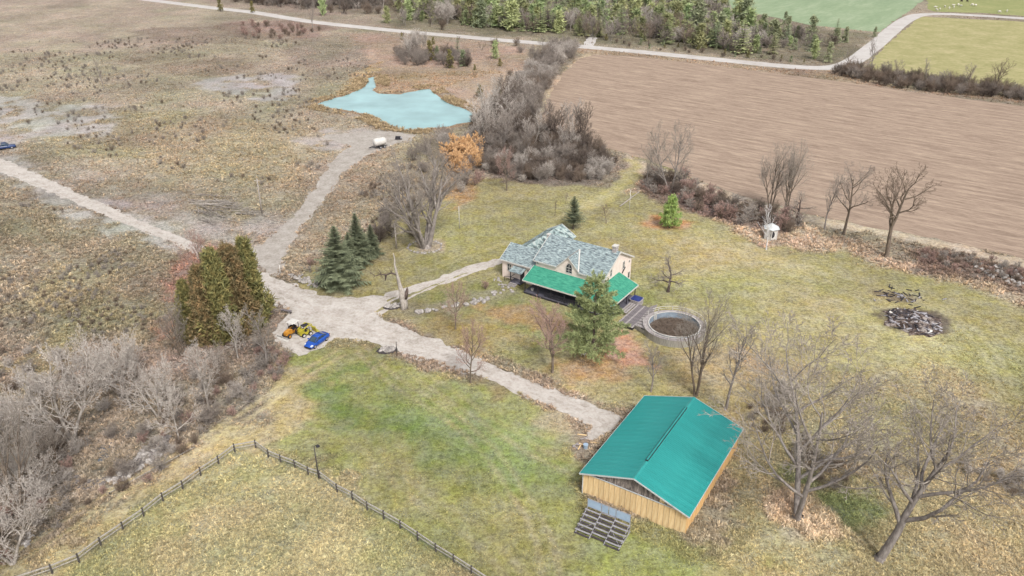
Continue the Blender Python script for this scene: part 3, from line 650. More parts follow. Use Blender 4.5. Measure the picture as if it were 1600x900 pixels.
def clump_mesh(seed, h, shape, nclump, per, size, blade, jitter=.25):
    "foliage as many small blades gathered in clumps spread through the volume given by shape(f) -> radius"
    r = np.random.RandomState(seed); V = []
    for c in range(nclump):
        f = r.rand()**.9; a = r.rand()*TAU; R0 = shape(f); lump = .78+.4*math.sin(a*3+f*9+seed)+.2*r.randn()*jitter
        rad = R0*lump*(.35+.65*math.sqrt(r.rand())); cx = np.array([math.cos(a)*rad, math.sin(a)*rad, f*h])
        out = np.array([math.cos(a)*.8, math.sin(a)*.8, .55])
        D = r.randn(per, 3)*.75+out; D /= np.linalg.norm(D, axis=1, keepdims=True)
        P = cx+r.randn(per, 3)*size*.35; Lb = size*(.5+.8*r.rand(per, 1)); S_ = np.cross(D, r.randn(per, 3)); S_ /= np.linalg.norm(S_, axis=1, keepdims=True)
        V.append(np.stack([P-S_*blade, P+S_*blade, P+D*Lb], 1))
    V = np.concatenate(V).reshape(-1, 3); V[:,2] = np.maximum(V[:,2], .05)
    return V, np.arange(len(V))
def pine_mesh(seed, h, R0, whorls=13, per=6, size=.5):
    r = np.random.RandomState(seed); V = []; limbs = []
    for w_ in range(whorls):
        f = .1+.88*(w_+.3*r.rand())/whorls
        for k in range(per):
            a = TAU*(k+r.rand()*.7)/per+w_*.9; L = R0*(1.05-f)**.62*(.62+.55*r.rand())*min(1, .55+f*2.5); el = .05+.5*f+r.randn()*.12
            d = np.array([math.cos(a)*math.cos(el), math.sin(a)*math.cos(el), math.sin(el)]); p0 = np.array([0,0,h*f]); limbs.append((tuple(p0), tuple(p0+d*L*.9), .06, .02))
            n = max(2, int(L/.38))
            for i in range(n):
                g = .28+.75*(i+.5)/n; sd_ = np.array([-d[1], d[0], 0]); wd = L*.22*(1.15-g)
                for q in (-1, 0, 1):
                    c = p0+d*L*g+sd_*q*wd*(1+.4*r.randn())+np.array([0,0,-.1*abs(q)+.12*r.randn()]); m = 11
                    D = r.randn(m, 3)*.6+d*.7+np.array([0,0,.45]); D /= np.linalg.norm(D, axis=1, keepdims=True); P = c+r.randn(m, 3)*.1; S_ = np.cross(D, r.randn(m, 3)); S_ /= np.linalg.norm(S_, axis=1, keepdims=True)
                    V.append(np.stack([P-S_*.055, P+S_*.055, P+D*size*(.5+.7*r.rand(m, 1))], 1))
    V = np.concatenate(V).reshape(-1, 3); return V, np.arange(len(V)), limbs
def trunk_mesh(h, r, n=6, top=.9, segs=5, wob=.06, seed=0):
    rr = random.Random(seed); s = []; p = (0,0,-.2); r0 = r*1.3
    for i in range(segs):
        f = (i+1)/segs; q = (rr.gauss(0,wob), rr.gauss(0,wob), h*top*f); r1 = r*(1-.85*f); s.append((p, q, r0, r1)); p = q; r0 = r1
    return s
def conifer(key, V, F, h, tr, m, bk='bark_dark', limbs=0, single=False):
    segs = trunk_mesh(h, tr)
    r = random.Random(len(V))
    for i in range(limbs):
        z = h*(.2+.7*r.random()); a = r.random()*TAU; l = h*.28*(1.1-z/h); segs.append(((0,0,z), (math.cos(a)*l, math.sin(a)*l, z+l*.35), tr*.3, tr*.08))
    v1, f1 = tubes(segs, 5)
    if single:
        f1 = f1.reshape(-1, 4); t = np.concatenate([f1[:,[0,1,2]], f1[:,[0,2,3]]]).ravel()
        PROTO[key] = (npmesh(key, np.concatenate([v1, V]), np.concatenate([t, F+len(v1)]), 3, [M[bk], M[m]], np.concatenate([np.zeros(len(t)//3, int), np.ones(len(F)//3, int)])), None, h)
    else: PROTO[key] = (npmesh(key+'_trunk', v1, f1, 4, [M[bk]], smooth=True), npmesh(key+'_crown', V, F, 3, [M[m]]), h)
conifer('spruce', *spruce_mesh(1, 10, 3.9, 34, 10, 8), 10, .2, 'spruce')
conifer('spruce2', *spruce_mesh(2, 10, 3.2, 34, 10, 7), 10, .2, 'spruce')
conifer('yspruce', *spruce_mesh(3, 6, 1.9, 16, 8, 6, tilt=.1, base=.22, gap=.1), 6, .1, 'spruce')
conifer('ypine', *clump_mesh(4, 6, lambda f: 0 if f < .18 else 2.0*math.sin(min(1,(f-.14)*1.6+.15)*3.0)**.7*(1.05-f*.6), 420, 16, .5, .05), 6, .11, 'pine2', limbs=14)
_v, _f, _l = pine_mesh(5, 13, 5.7); conifer('wpine', _v, _f, 13, .3, 'pine', limbs=0)
_v, _f, _l = pine_mesh(15, 6, 2.3, 9, 6, .42); conifer('ypine', _v, _f, 6, .11, 'pine2')
conifer('cedar', *clump_mesh(6, 9, lambda f: 2.4*(1.02-f)**.62*(.55+.45*min(1,f*5)), 700, 22, .6, .085, .9), 9, .2, 'cedar', limbs=8)
conifer('rcedar', *clump_mesh(7, 9, lambda f: 2.4*(1.02-f)**.62*(.55+.45*min(1,f*5)), 700, 22, .6, .085, .9), 9, .2, 'rust', limbs=8)
for k in range(3):
    conifer('farspruce%d' % k, *spruce_mesh(20+k, 9, 2.6, 13, 7, 3), 9, .14, ('farc','fard','farc')[k], single=True)
    conifer('farpine%d' % k, *clump_mesh(30+k, 9, (lambda f: 0 if f < .1 else 2.7*(1.1-f)**.6*(.8+.25*math.sin(f*17))), 95, 11, .95, .17), 9, .14, ('farc','farc','fard')[k], limbs=4, single=True)
    conifer('farcedar%d' % k, *clump_mesh(40+k, 6, (lambda f: 1.5*(1.02-f)**.6), 90, 10, .5, .12), 6, .1, ('cedar','fard','cedar')[k], single=True)

def T(key, name, bx, by, ty, label, cat='tree', group=None, rz=None, xs=1):
    b = G(bx, by); return put_tree(key, name, b, height_to(b, ty), label, cat, group, rz, xs)
# bare trees one can point at
T('wide','bare_tree',1246,812,528,'huge grey bare tree with wide crown right of the green-roofed barn',rz=.6,xs=1.12)
T('lean','bare_tree',1374,874,592,'big bare tree leaning to the right at the bottom right corner',rz=0.1,xs=1.1)
T('tall','bare_tree',1087,618,452,'tall forked bare tree between the round pool and the barn roof',rz=2.2)
T('slim','bare_tree',1134,640,488,'slender bare tree just behind the right part of the barn roof')
T('slim','bare_tree',1017,612,526,'thin low bare tree between the pool and the barn',xs=1.2)
T('ball2','bare_tree',735,598,500,'small round-crowned bare tree at the edge of the driveway')
T('ball','bare_tree',863,582,462,'twiggy reddish bare tree on orange leaves left of the tall pine',xs=1.15)
T('ball2','bare_tree',712,514,436,'little bare tree on the lawn left of the porch')
T('multi','bare_tree',665,386,232,'massive many-stemmed bare tree in a ring of stones on the lawn',xs=1.25)
T('apple','apple_tree',1044,456,402,'gnarled bare apple tree on the grass behind the pool',cat='tree',rz=1)
T('oak','bare_tree',1385,401,246,'stout bare tree with a long right limb at the field edge',rz=.2,xs=1.0)
T('oak2','bare_tree',1318,366,250,'middle bare tree of the three at the ploughed field edge')
T('slim','bare_tree',1288,358,268,'thinnest leftmost bare tree of the three at the ploughed field edge')
T('tall','bare_tree',1226,336,212,'tall dark bare tree right behind the small white hut',rz=1)
T('tall','bare_tree',1203,330,220,'tall bare tree to the left behind the white hut',rz=3)
T('apple','bare_tree',1243,346,300,'low crooked bare tree right of the white hut at the field edge')
T('wide','bare_tree',1047,300,182,'broad bare tree at the corner of the ploughed field',rz=2.5,xs=.85)
T('slim','bare_tree',1010,287,226,'thin crooked bare tree beside the grass track at the field corner')
T('birch','birch_tree',1197,390,316,'white-barked birch in front of the small white hut')
T('sapling','sapling',867,337,310,'bare sapling left of the small dark spruce')
T('sapling','sapling',884,318,300,'tiny bare sapling behind the small dark spruce')
T('sapling','sapling',947,349,318,'bare sapling on the lawn behind the house chimney',xs=1.3)
T('ball2','bare_tree',792,298,228,'rounded bare tree standing before the grey thicket')
T('slim','bare_tree',417,572,470,'grey bare tree left of the yellow machines',xs=1.3)
T('pale','bare_tree',372,560,478,'bare tree under the rusty cedars')
T('ball','bare_tree',318,440,362,'red-tinged spreading bare tree by the lane left of the cedars',xs=1.25)
T('slim','bare_tree',162,140,88,'lone leafless snag in the upper left weeds',rz=1,xs=.7)
T('slim','bare_tree',489,50,-2,'bare tree on the near side of the far gravel road')
T('oak2','bare_tree',1395,132,92,'bare hedge tree at the left end of the right hedgerow')
T('slim','bare_tree',1360,112,58,'tall thin bare tree by the road bend')
T('slim','bare_tree',1444,130,90,'slim hedgerow tree left of the middle of the right hedgerow')
T('oak2','bare_tree',1512,140,98,'spreading bare tree in the right hedgerow')
T('oak','bare_tree',1552,146,90,'rightmost bare tree in the hedgerow beside the dry pasture')
T('oak2','bare_tree',1322,108,74,'dark bare tree at the inner side of the road bend')
PALE = [(30,806,588,'pale2','large pale bare tree with twisting limbs at the lower left edge beside the stone patch'),(112,690,520,'pale2','pale bare tree left of the little stream pool'),(205,640,506,'pale','pale round-crowned bare tree in the middle of the left thicket'),
        (248,650,540,'pale2','low pale multi-stemmed bare tree just above the stream stones'),(326,636,520,'pale','pale bare tree with straight white trunk nearest the grass path'),(284,556,452,'pale','pale bare tree with a bent white stem left of the cedars'),
        (130,640,540,'pale','small pale bare tree behind the one beside the stream pool'),(52,770,650,'pale2','spreading pale bare tree second from the lower left edge'),(214,596,505,'pale','pale bare tree at the far side of the left thicket by the weeds'),
        (8,700,590,'pale2','pale bare tree cut by the left photo edge in mid height'),(90,740,640,'pale2','low pale bare tree left of the stream stones'),(165,612,512,'pale2','pale bare tree at the thicket edge below the weedy field'),
        (280,690,590,'pale','thin pale bare tree standing right beside the stream stones'),(20,880,740,'pale2','lowest pale bare tree in the bottom left corner'),(60,650,560,'pale','small pale bare tree in the upper left part of the thicket'),(345,590,520,'pale2','low pale bare tree below the rusty cedars')]
for i, (bx, by, ty, k, lb) in enumerate(PALE):
    T(k if i % 5 else 'tall', 'bare_tree', bx, by, ty+12, lb, 'tree', 'pale bare trees in the left thicket', xs=1.0)
# conifers near
T('spruce','spruce_tree',531,446,352,'broad dark spruce nearest the lane junction, frontmost of its clump',xs=1.0)
T('spruce2','spruce_tree',561,410,332,'tallest dark spruce in the middle of the spruce clump')
T('spruce2','spruce_tree',582,398,350,'smaller dark spruce at the right end of the spruce clump')
T('spruce2','spruce_tree',548,420,362,'dark spruce half hidden between the two bigger spruces')
T('yspruce','spruce_tree',896,358,306,'small dark spruce standing alone behind the house')
T('ypine','pine_tree',1046,356,306,'small bright green pine standing on orange needles')
T('wpine','pine_tree',926,556,432,'tall full green pine covering the right end of the porch',xs=.95)
T('cedar','cedar_tree',302,532,442,'leftmost olive cedar of the clump beside the lane',xs=.74)
T('rcedar','cedar_tree',330,536,420,'second cedar from the left of the clump beside the lane',xs=.74)
T('cedar','cedar_tree',352,532,396,'middle olive cedar of the clump beside the lane',xs=.74)
T('rcedar','cedar_tree',378,520,388,'rust-brown cedar right of the middle of the clump',xs=.74)
T('cedar','cedar_tree',400,508,378,'rightmost cedar of the clump beside the lane',xs=.72)
T('rcedar','cedar_tree',362,500,396,'cedar at the back of the clump beside the lane',xs=.8)
for bx, by, ty, k, l in [(672,94,64,'farcedar0','golden cedar left of the others behind the pond'),(683,94,72,'farcedar1','dark small cedar next to the golden one behind the pond'),(703,106,78,'farcedar2','golden cedar nearest the pond'),
    (715,82,56,'farspruce1','dark pointed conifer standing behind the pond cedars'),(724,104,78,'farcedar1','rightmost dark cedar behind the pond'),(774,92,64,'farpine0','pale young pine left of the hedgerow by the road'),
    (1160,28,-4,'farspruce1','dark layered spruce against the green wheat field'),(1266,64,26,'farpine2','big dark rounded pine near the road bend'),(1294,98,66,'farcedar1','dark cedar beside the road bend'),(1272,92,62,'farpine0','bright green pine beside the road bend'),
    (1320,66,42,'farcedar1','narrow dark cedar at the right end of the woodland'),(1366,58,42,'farcedar1','round dark cedar by the corner of the wheat field'),(505,24,-4,'farpine0','yellow-green pine beyond the road at the upper left'),(605,36,10,'farpine0','olive pine beyond the road at the left end of the conifers'),
    (1306,56,28,'farspruce1','small pointed cedar on the edge of the wheat field'),(345,18,-4,'farcedar0','golden cedar beyond the road at the upper left'),(1226,38,18,'farcedar1','narrow dark cedar at the edge of the wheat field'),(395,20,2,'farcedar0','small golden cedar beside the far road')]:
    T(k, 'pine_tree' if 'pine' in k else 'cedar_tree' if 'cedar' in k else 'spruce_tree', bx, by, ty, l)
# snag
def snag():
    b = G(631,482); o = empty('dead_tree', b); tag(o, 'hollow dead tree stub with one broken side branch beside the driveway', 'tree')
    hh = height_to(b, 396); m = MB()
    P = [(0,0,-.2,.75),(.02,0,.8,.62),(-.05,0,2.0,.6),(-.12,.0,3.2,.52),(-.35,0,4.4,.34),(-.6,0,hh*.55,.26),(-.85,0,hh*.68,.2),(-1.05,.1,hh*.8,.15),(-1.0,.1,hh*.92,.1),(-1.15,.1,hh,.05)]
    rr = random.Random(4)
    m.loft([[(x+r*(1+.22*math.sin(3*TAU*i/10+k))*math.cos(TAU*i/10), y+r*(1+.2*math.sin(2*TAU*i/10+k*2))*math.sin(TAU*i/10), z) for i in range(10)] for k, (x,y,z,r) in enumerate(P)])
    m.build('trunk', M['bark_pale'], o, True)
    MB().loft([[(x+r*math.cos(TAU*i/8), y+r*math.sin(TAU*i/8), z) for i in range(8)] for x,y,z,r in [(.35,-.1,2.0,.42),(.6,-.1,2.9,.36),(.8,-.1,3.7,.22),(.85,-.1,4.2,.05)]]).build('broken_stem', M['bark_dark'], o, True)
    s = []; pts = [(-.75,0,hh*.62),(-1.7,-.1,hh*.66),(-2.6,-.1,hh*.62),(-3.4,-.2,hh*.64),(-4.4,0,hh*.60),(-5.2,0,hh*.66)]
    for i in range(5): s.append((pts[i], pts[i+1], .16-.025*i, .14-.025*i))
    s += [(pts[2],(-2.8,-.1,hh*.52),.2,.1),(pts[3],(-3.9,.3,hh*.72),.06,.02),(pts[4],(-5,.4,hh*.54),.05,.02),(pts[1],(-2.1,.3,hh*.76),.06,.02)]
    for i in range(40):
        a = pts[rr.randint(1,5)]; s.append((a, (a[0]+rr.gauss(0,.7), a[1]+rr.gauss(0,.5), a[2]+rr.gauss(.2,.5)), .03, .012))
    v, f = tubes(s, 5); link('limb', npmesh('limb', v, f, 4, [M['bark_dark']]), o)
snag()
# woods, thickets and hedges: every plant its own object
def scatter_in(P, n, mind):
    P = PW(P); lo = P.min(0); hi = P.max(0); out = []
    X = NR.uniform(lo[0], hi[0], n*40+400); Y = NR.uniform(lo[1], hi[1], n*40+400)
    ok = sdf(X, Y, P) > 0; X, Y = X[ok], Y[ok]
    ok = (sdf(X, Y, ROADP) < -2) & (sdf(X, Y, PONDW) < -1) & (sdf(X, Y, LANEW) < -1.2) & (np.hypot(X-G(166,716).x, Y-G(166,716).y) > 4)
    G_ = {}
    for x, y in zip(X[ok], Y[ok]):
        if len(out) >= n: break
        k = (int(x//mind), int(y//mind))
        if any((x-a)**2+(y-b)**2 < mind*mind for i in (-1,0,1) for j in (-1,0,1) for a, b in G_.get((k[0]+i, k[1]+j), ())): continue
        out.append((float(x), float(y))); G_.setdefault(k, []).append((x, y))
    return out
def kinds_coll(keys):
    c = bpy.data.collections.new('plant_kinds')
    for i, k in enumerate(keys): o = bpy.data.objects.new('kind%d' % i, PROTO[k][0]); s = 1/PROTO[k][2]; o.scale = (s*1.15, s*1.15, s); c.objects.link(o)
    return c
def mass_stuff(P, n, mind, keys, name, hr, cl=False):
    L = scatter_in(P, n, mind)
    if cl: L = [p for p in L if fbm(np.array([p[0]/13]), np.array([p[1]/13]), 123, 3)[0] > .53]
    c = bpy.data.collections.new('plant_kinds')
    for i, k in enumerate(keys):
        me = PROTO[k][0]; m2 = me.copy(); s = 1/PROTO[k][2]; m2.transform(Matrix.Diagonal((s*1.2, s*1.2, s, 1))); c.objects.link(bpy.data.objects.new('kind%d' % i, m2))
    gn_scatter(name, np.array([(x, y, 0) for x, y in L]), np.array([R.uniform(*hr) for _ in L]), np.ones((len(L), 3)), coll=c, tilt=.08)
def mass(P, n, mind, keys, name, hr, label, cat, group, xs=(1.0,1.5)):
    for x, y in scatter_in(P, n, mind):
        k = R.choice(keys); put_tree(k, name, (x, y, 0), R.uniform(*hr), label, cat, group, xs=R.uniform(*xs))
mass([(600,-2),(1110,-4),(1125,25),(1180,50),(1230,80),(1200,88),(1050,74),(900,58),(760,46),(640,34)], 170, 3.6, ['farspruce0','farspruce2','farpine0','farpine1','farspruce0','farpine1','farspruce1','farpine2'], 'conifer_tree', (8,14.5), 'conifer in the mixed woodland beyond the far gravel road', 'tree', 'conifers of the woodland beyond the road')
mass([(780,-2),(1100,-4),(1120,30),(1010,60),(920,56),(800,40)], 50, 4, ['farspruce0','farpine1','fartree3','fartree0'], 'woodland_tree', (9,14), 'tree in the densest middle of the woodland beyond the road', 'tree', 'trees in the densest middle of the woodland')
mass([(1130,30),(1250,50),(1330,66),(1300,76),(1240,84),(1180,74)], 45, 3, ['farspruce1','farpine0','fartree0','bush0','farcedar1','bush1'], 'woodland_tree', (4,7.5), 'small tree on the scrubby right end of the woodland', 'tree', 'small trees at the right end of the woodland')
mass([(600,-4),(1110,-6),(1150,50),(1100,72),(900,62),(740,48),(620,40)], 100, 4, ['fartree0','fartree3','fartree2','fartree0'], 'bare_woodland_tree', (7,12), 'bare grey tree in the mixed woodland beyond the road', 'tree', 'bare trees of the mixed woodland')
mass([(180,-14),(600,-6),(600,10),(490,16),(340,-2),(240,-8)], 120, 2.6, ['fartree0','fartree3','fartree0','fartree1','fartree2'], 'bare_woodland_tree', (9,15), 'bare grey tree in the leafless wood at the upper left', 'tree', 'bare trees of the upper left wood')
mass_stuff([(300,-2),(500,18),(600,30),(700,50),(640,26),(480,4)], 40, 3, ['fartree1','bush0','bush2','fartree3'], 'roadside_saplings', (3,8))
mass([(738,205),(768,165),(800,170),(850,210),(920,226),(955,256),(946,278),(890,284),(800,280),(748,260)], 80, 3, ['bush1','bush1','bush0','bush1','fartree1','bush2'], 'bush', (3,6), 'leafless bush in the dark thicket between pond and ploughed field', 'bush', 'bushes of the dark thicket')
mass([(745,200),(775,160),(840,200),(910,222),(935,255),(850,262),(760,240)], 26, 5, ['fartree0','fartree1','fartree3'], 'bare_tree', (8,13), 'bare tree rising out of the dark thicket', 'tree', 'bare trees rising out of the dark thicket')
mass([(785,170),(812,130),(840,100),(866,74),(905,66),(900,82),(872,105),(848,145),(832,185),(815,200)], 36, 3.4, ['bush0','fartree0','bush3','fartree3','bush0'], 'bush', (5,9.5), 'grey leafless bush in the hedgerow running from thicket to far road', 'bush', 'bushes of the hedgerow left of the ploughed field')
mass([(625,300),(650,240),(690,214),(745,212),(745,250),(720,310),(640,335)], 24, 3.6, ['bush0','fartree0','bush3','bush0'], 'bush', (3,6), 'grey leafless bush between the pond and the massive lawn tree', 'bush', 'grey bushes between pond and lawn')
mass([(590,345),(640,322),(655,335),(648,370),(610,380),(592,378)], 11, 1.8, ['bush0','bush1'], 'bush', (2.5,4.5), 'dark purplish bush right of the spruce clump', 'bush', 'dark purplish bushes beside the spruces')
mass([(692,262),(712,245),(744,240),(746,262),(728,280)], 9, 2, ['orangebush'], 'orange_bush', (5,7.5), 'bush still carrying orange leaves left of the dark thicket', 'bush', 'orange-leaved bushes')
mass([(720,268),(745,262),(752,300),(735,305)], 7, 1.5, ['redbush'], 'red_bush', (2,3), 'low reddish bush below the orange-leaved bush', 'bush', 'low reddish bushes beside the lawn')
mass([(590,88),(600,98),(680,106),(700,108),(735,104),(730,90),(660,88),(620,84)], 28, 2.6, ['bush0','bush1','bush0'], 'bush', (4,6.5), 'purplish leafless bush on the bank behind the pond', 'bush', 'purplish bushes behind the pond')
mass([(635,92),(665,90),(665,80),(638,82)], 9, 1.8, ['fartree3'], 'pale_birch', (8,11), 'thin pale birch behind the pond bushes', 'tree', 'thin pale birches behind the pond')
mass_stuff([(1005,272),(1060,278),(1130,308),(1215,338),(1255,350),(1230,366),(1120,342),(1015,300)], 70, 1.8, ['bush2','bush1','redbush','brush'], 'field_edge_brush', (1.6,4))
mass_stuff([(1310,108),(1380,116),(1440,126),(1520,134),(1600,144),(1750,160),(1750,172),(1600,158),(1500,148),(1400,138),(1300,116)], 150, 2.2, ['bush2','bush0','bush2','bush1'], 'right_hedgerow_brush', (2.5,5.5))
mass([(-160,560),(60,540),(180,560),(270,590),(400,560),(440,590),(350,650),(260,720),(150,770),(70,800),(-160,950)], 70, 2.8, ['bush3','bush3','bush0','bush2'], 'bush', (1.4,3.6), 'pale leafless bush in the brushy hollow at the lower left', 'bush', 'bushes in the brushy hollow')
mass_stuff([(-60,700),(60,680),(180,690),(300,640),(430,560),(452,580),(340,670),(240,750),(130,800),(-20,910)], 100, 2.0, ['brush','brush','redbush','bush2'], 'hollow_brush', (.9,2.2))
mass_stuff([(400,540),(455,560),(440,590),(400,600)], 14, 1.3, ['redbush','brush'], 'lane_brush', (1,2))
mass_stuff([(380,36),(470,42),(500,48),(450,62),(380,60)], 36, 3, ['redbush','bush2'], 'meadow_brush', (2,3.5))
mass([(610,50),(860,78),(830,130),(760,170),(700,130),(740,100),(640,70)], 22, 6, ['bush2','bush0','fartree2','farcedar2'], 'bush', (1.8,4), 'scattered small bush in the meadow behind the pond', 'bush', 'scattered bushes in the meadow behind the pond')
mass_stuff([(910,60),(1010,78),(1180,96),(1260,98),(1200,84),(1050,70)], 36, 4, ['farcedar1','bush2','bush1','farcedar0'], 'verge_brush', (1.3,3))
mass_stuff([(1170,640),(1230,600),(1260,700),(1330,740),(1480,720),(1600,740),(1600,860),(1460,880),(1340,780),(1230,800),(1180,740)], 420, 1.2, ['brush','bush3','bush2'], 'tree_foot_brush', (.7,1.9), cl=True)
mass_stuff([(1440,392),(1520,400),(1620,425),(1600,440),(1500,425),(1440,415)], 60, 1.6, ['redbush','brush','bush2'], 'field_corner_brush', (.8,1.8))
mass_stuff([(470,420),(500,400),(510,440),(490,455)], 5, 1.5, ['redbush','brush'], 'tan_brush', (1,1.8))
T('redbush','red_shrub',759,452,438,'small orange-red shrub left of the side porch','shrub')

mass_stuff([(600,-2),(900,-30),(1110,-6),(1125,25),(1180,50),(1230,80),(1200,86),(1050,73),(900,57),(760,44),(640,32)], 900, 2.2, ['farspruce0','farpine0','farpine1','fartree0','bush0','farspruce2','fartree3','bush3','farpine1','fartree0','fartree2','fartree0'], 'woodland_mass', (5,12))
mass_stuff([(150,-40),(620,-40),(600,12),(490,18),(340,0),(240,-6)], 700, 2.4, ['fartree0','fartree3','fartree2','bush0','fartree1','fartree0'], 'leafless_wood_mass', (8,14))
mass_stuff([(738,205),(768,165),(800,170),(850,210),(922,226),(960,258),(952,282),(892,287),(800,284),(746,262)], 200, 1.8, ['bush0','bush1','bush3','bush2'], 'thicket_mass', (2,5))
mass_stuff([(780,170),(808,130),(838,100),(866,72),(905,64),(900,84),(874,107),(850,147),(834,185),(818,205)], 110, 2.1, ['bush0','bush3','bush2'], 'hedge_mass', (3,6.5))

mass_stuff([(-100,70),(180,60),(440,60),(600,110),(480,165),(520,240),(470,300),(300,280),(100,230),(-100,140)], 1500, 1.3, ['brush','bush2','bush0'], 'meadow_weeds', (.5,1.6), cl=True)
mass_stuff([(-100,300),(100,330),(280,420),(290,500),(100,560),(-100,600)], 700, 1.1, ['brush','bush2'], 'field_weeds', (.4,1.2), cl=True)
mass_stuff([(540,330),(640,230),(700,240),(640,310),(520,420),(480,420)], 300, 1.1, ['brush','bush2'], 'bank_weeds', (.5,1.5), cl=True)
# ------------------------------------------------------------------ buildings
M['cream'] = mat('cream_wall', (244,228,218), (230,212,202), 1.2, .9, .01, k=1.25); M['white'] = mat('white_trim', (236,232,226), (212,208,202), 3, .6)
M['shingle'] = mat('weathered_blue_grey_shingle', (192,206,204), (100,108,114), 2.0, .9, .03, c3=(148,164,168), stretch=(.7,2.4,2.4), detail=8, lohi=(.38,.64))
M['shingle_moss'] = mat('patchy_shingle', (198,208,204), (96,104,106), 1.1, .9, .05, c3=(150,172,172), detail=8, lohi=(.42,.6))
M['green_roof'] = mat('green_shingle', (88,176,146), (52,136,114), 1.6, .9, .02, c3=(70,158,132), detail=7, stretch=(.6,2,2))
M['glass'] = mat('dark_glass', (70,78,88), (48,54,62), 2, .12, spec=.6); M['dark'] = mat('dark_paint', (62,60,66), (44,42,48), 3, .7)
M['deck_dark'] = mat('dark_deck_boards', (112,110,122), (84,82,92), 1, .8, .01, stretch=(1,8,1)); M['brickw'] = mat('white_painted_brick', (226,220,216), (170,160,158), 6, .9, .01, lohi=(.45,.6))
def slope(a, b, c, d, th):       # roof slab: quad a,b,c,d thickened downwards
    return MB().prism([a, b, c, d], (0,0,-th))
def window(parent, u, v, z, wd, ht, face, mull=True, name='window'):
    "face 'f': on a wall facing -v; 'r': on a wall facing +u"
    def bx(m, a0, a1, z0, z1, d0, d1):
        if face == 'f': m.box(u+a0, u+a1, v-d1, v-d0, z+z0, z+z1)
        else: m.box(u+d0, u+d1, v+a0, v+a1, z+z0, z+z1)
        return m
    p = bx(MB(), -wd/2, wd/2, -ht/2, ht/2, .005, .03).build(name, M['glass'], parent)
    f = MB(); t = .09
    bx(f, -wd/2-t, wd/2+t, ht/2, ht/2+t, 0, .07); bx(f, -wd/2-t, wd/2+t, -ht/2-t, -ht/2, 0, .09); bx(f, -wd/2-t, -wd/2, -ht/2, ht/2, 0, .07); bx(f, wd/2, wd/2+t, -ht/2, ht/2, 0, .07)
    if mull: bx(f, -.03, .03, -ht/2, ht/2, .03, .06); bx(f, -wd/2, wd/2, -.03, .03, .031, .055)
    f.build('frame', M['white'], p); return p
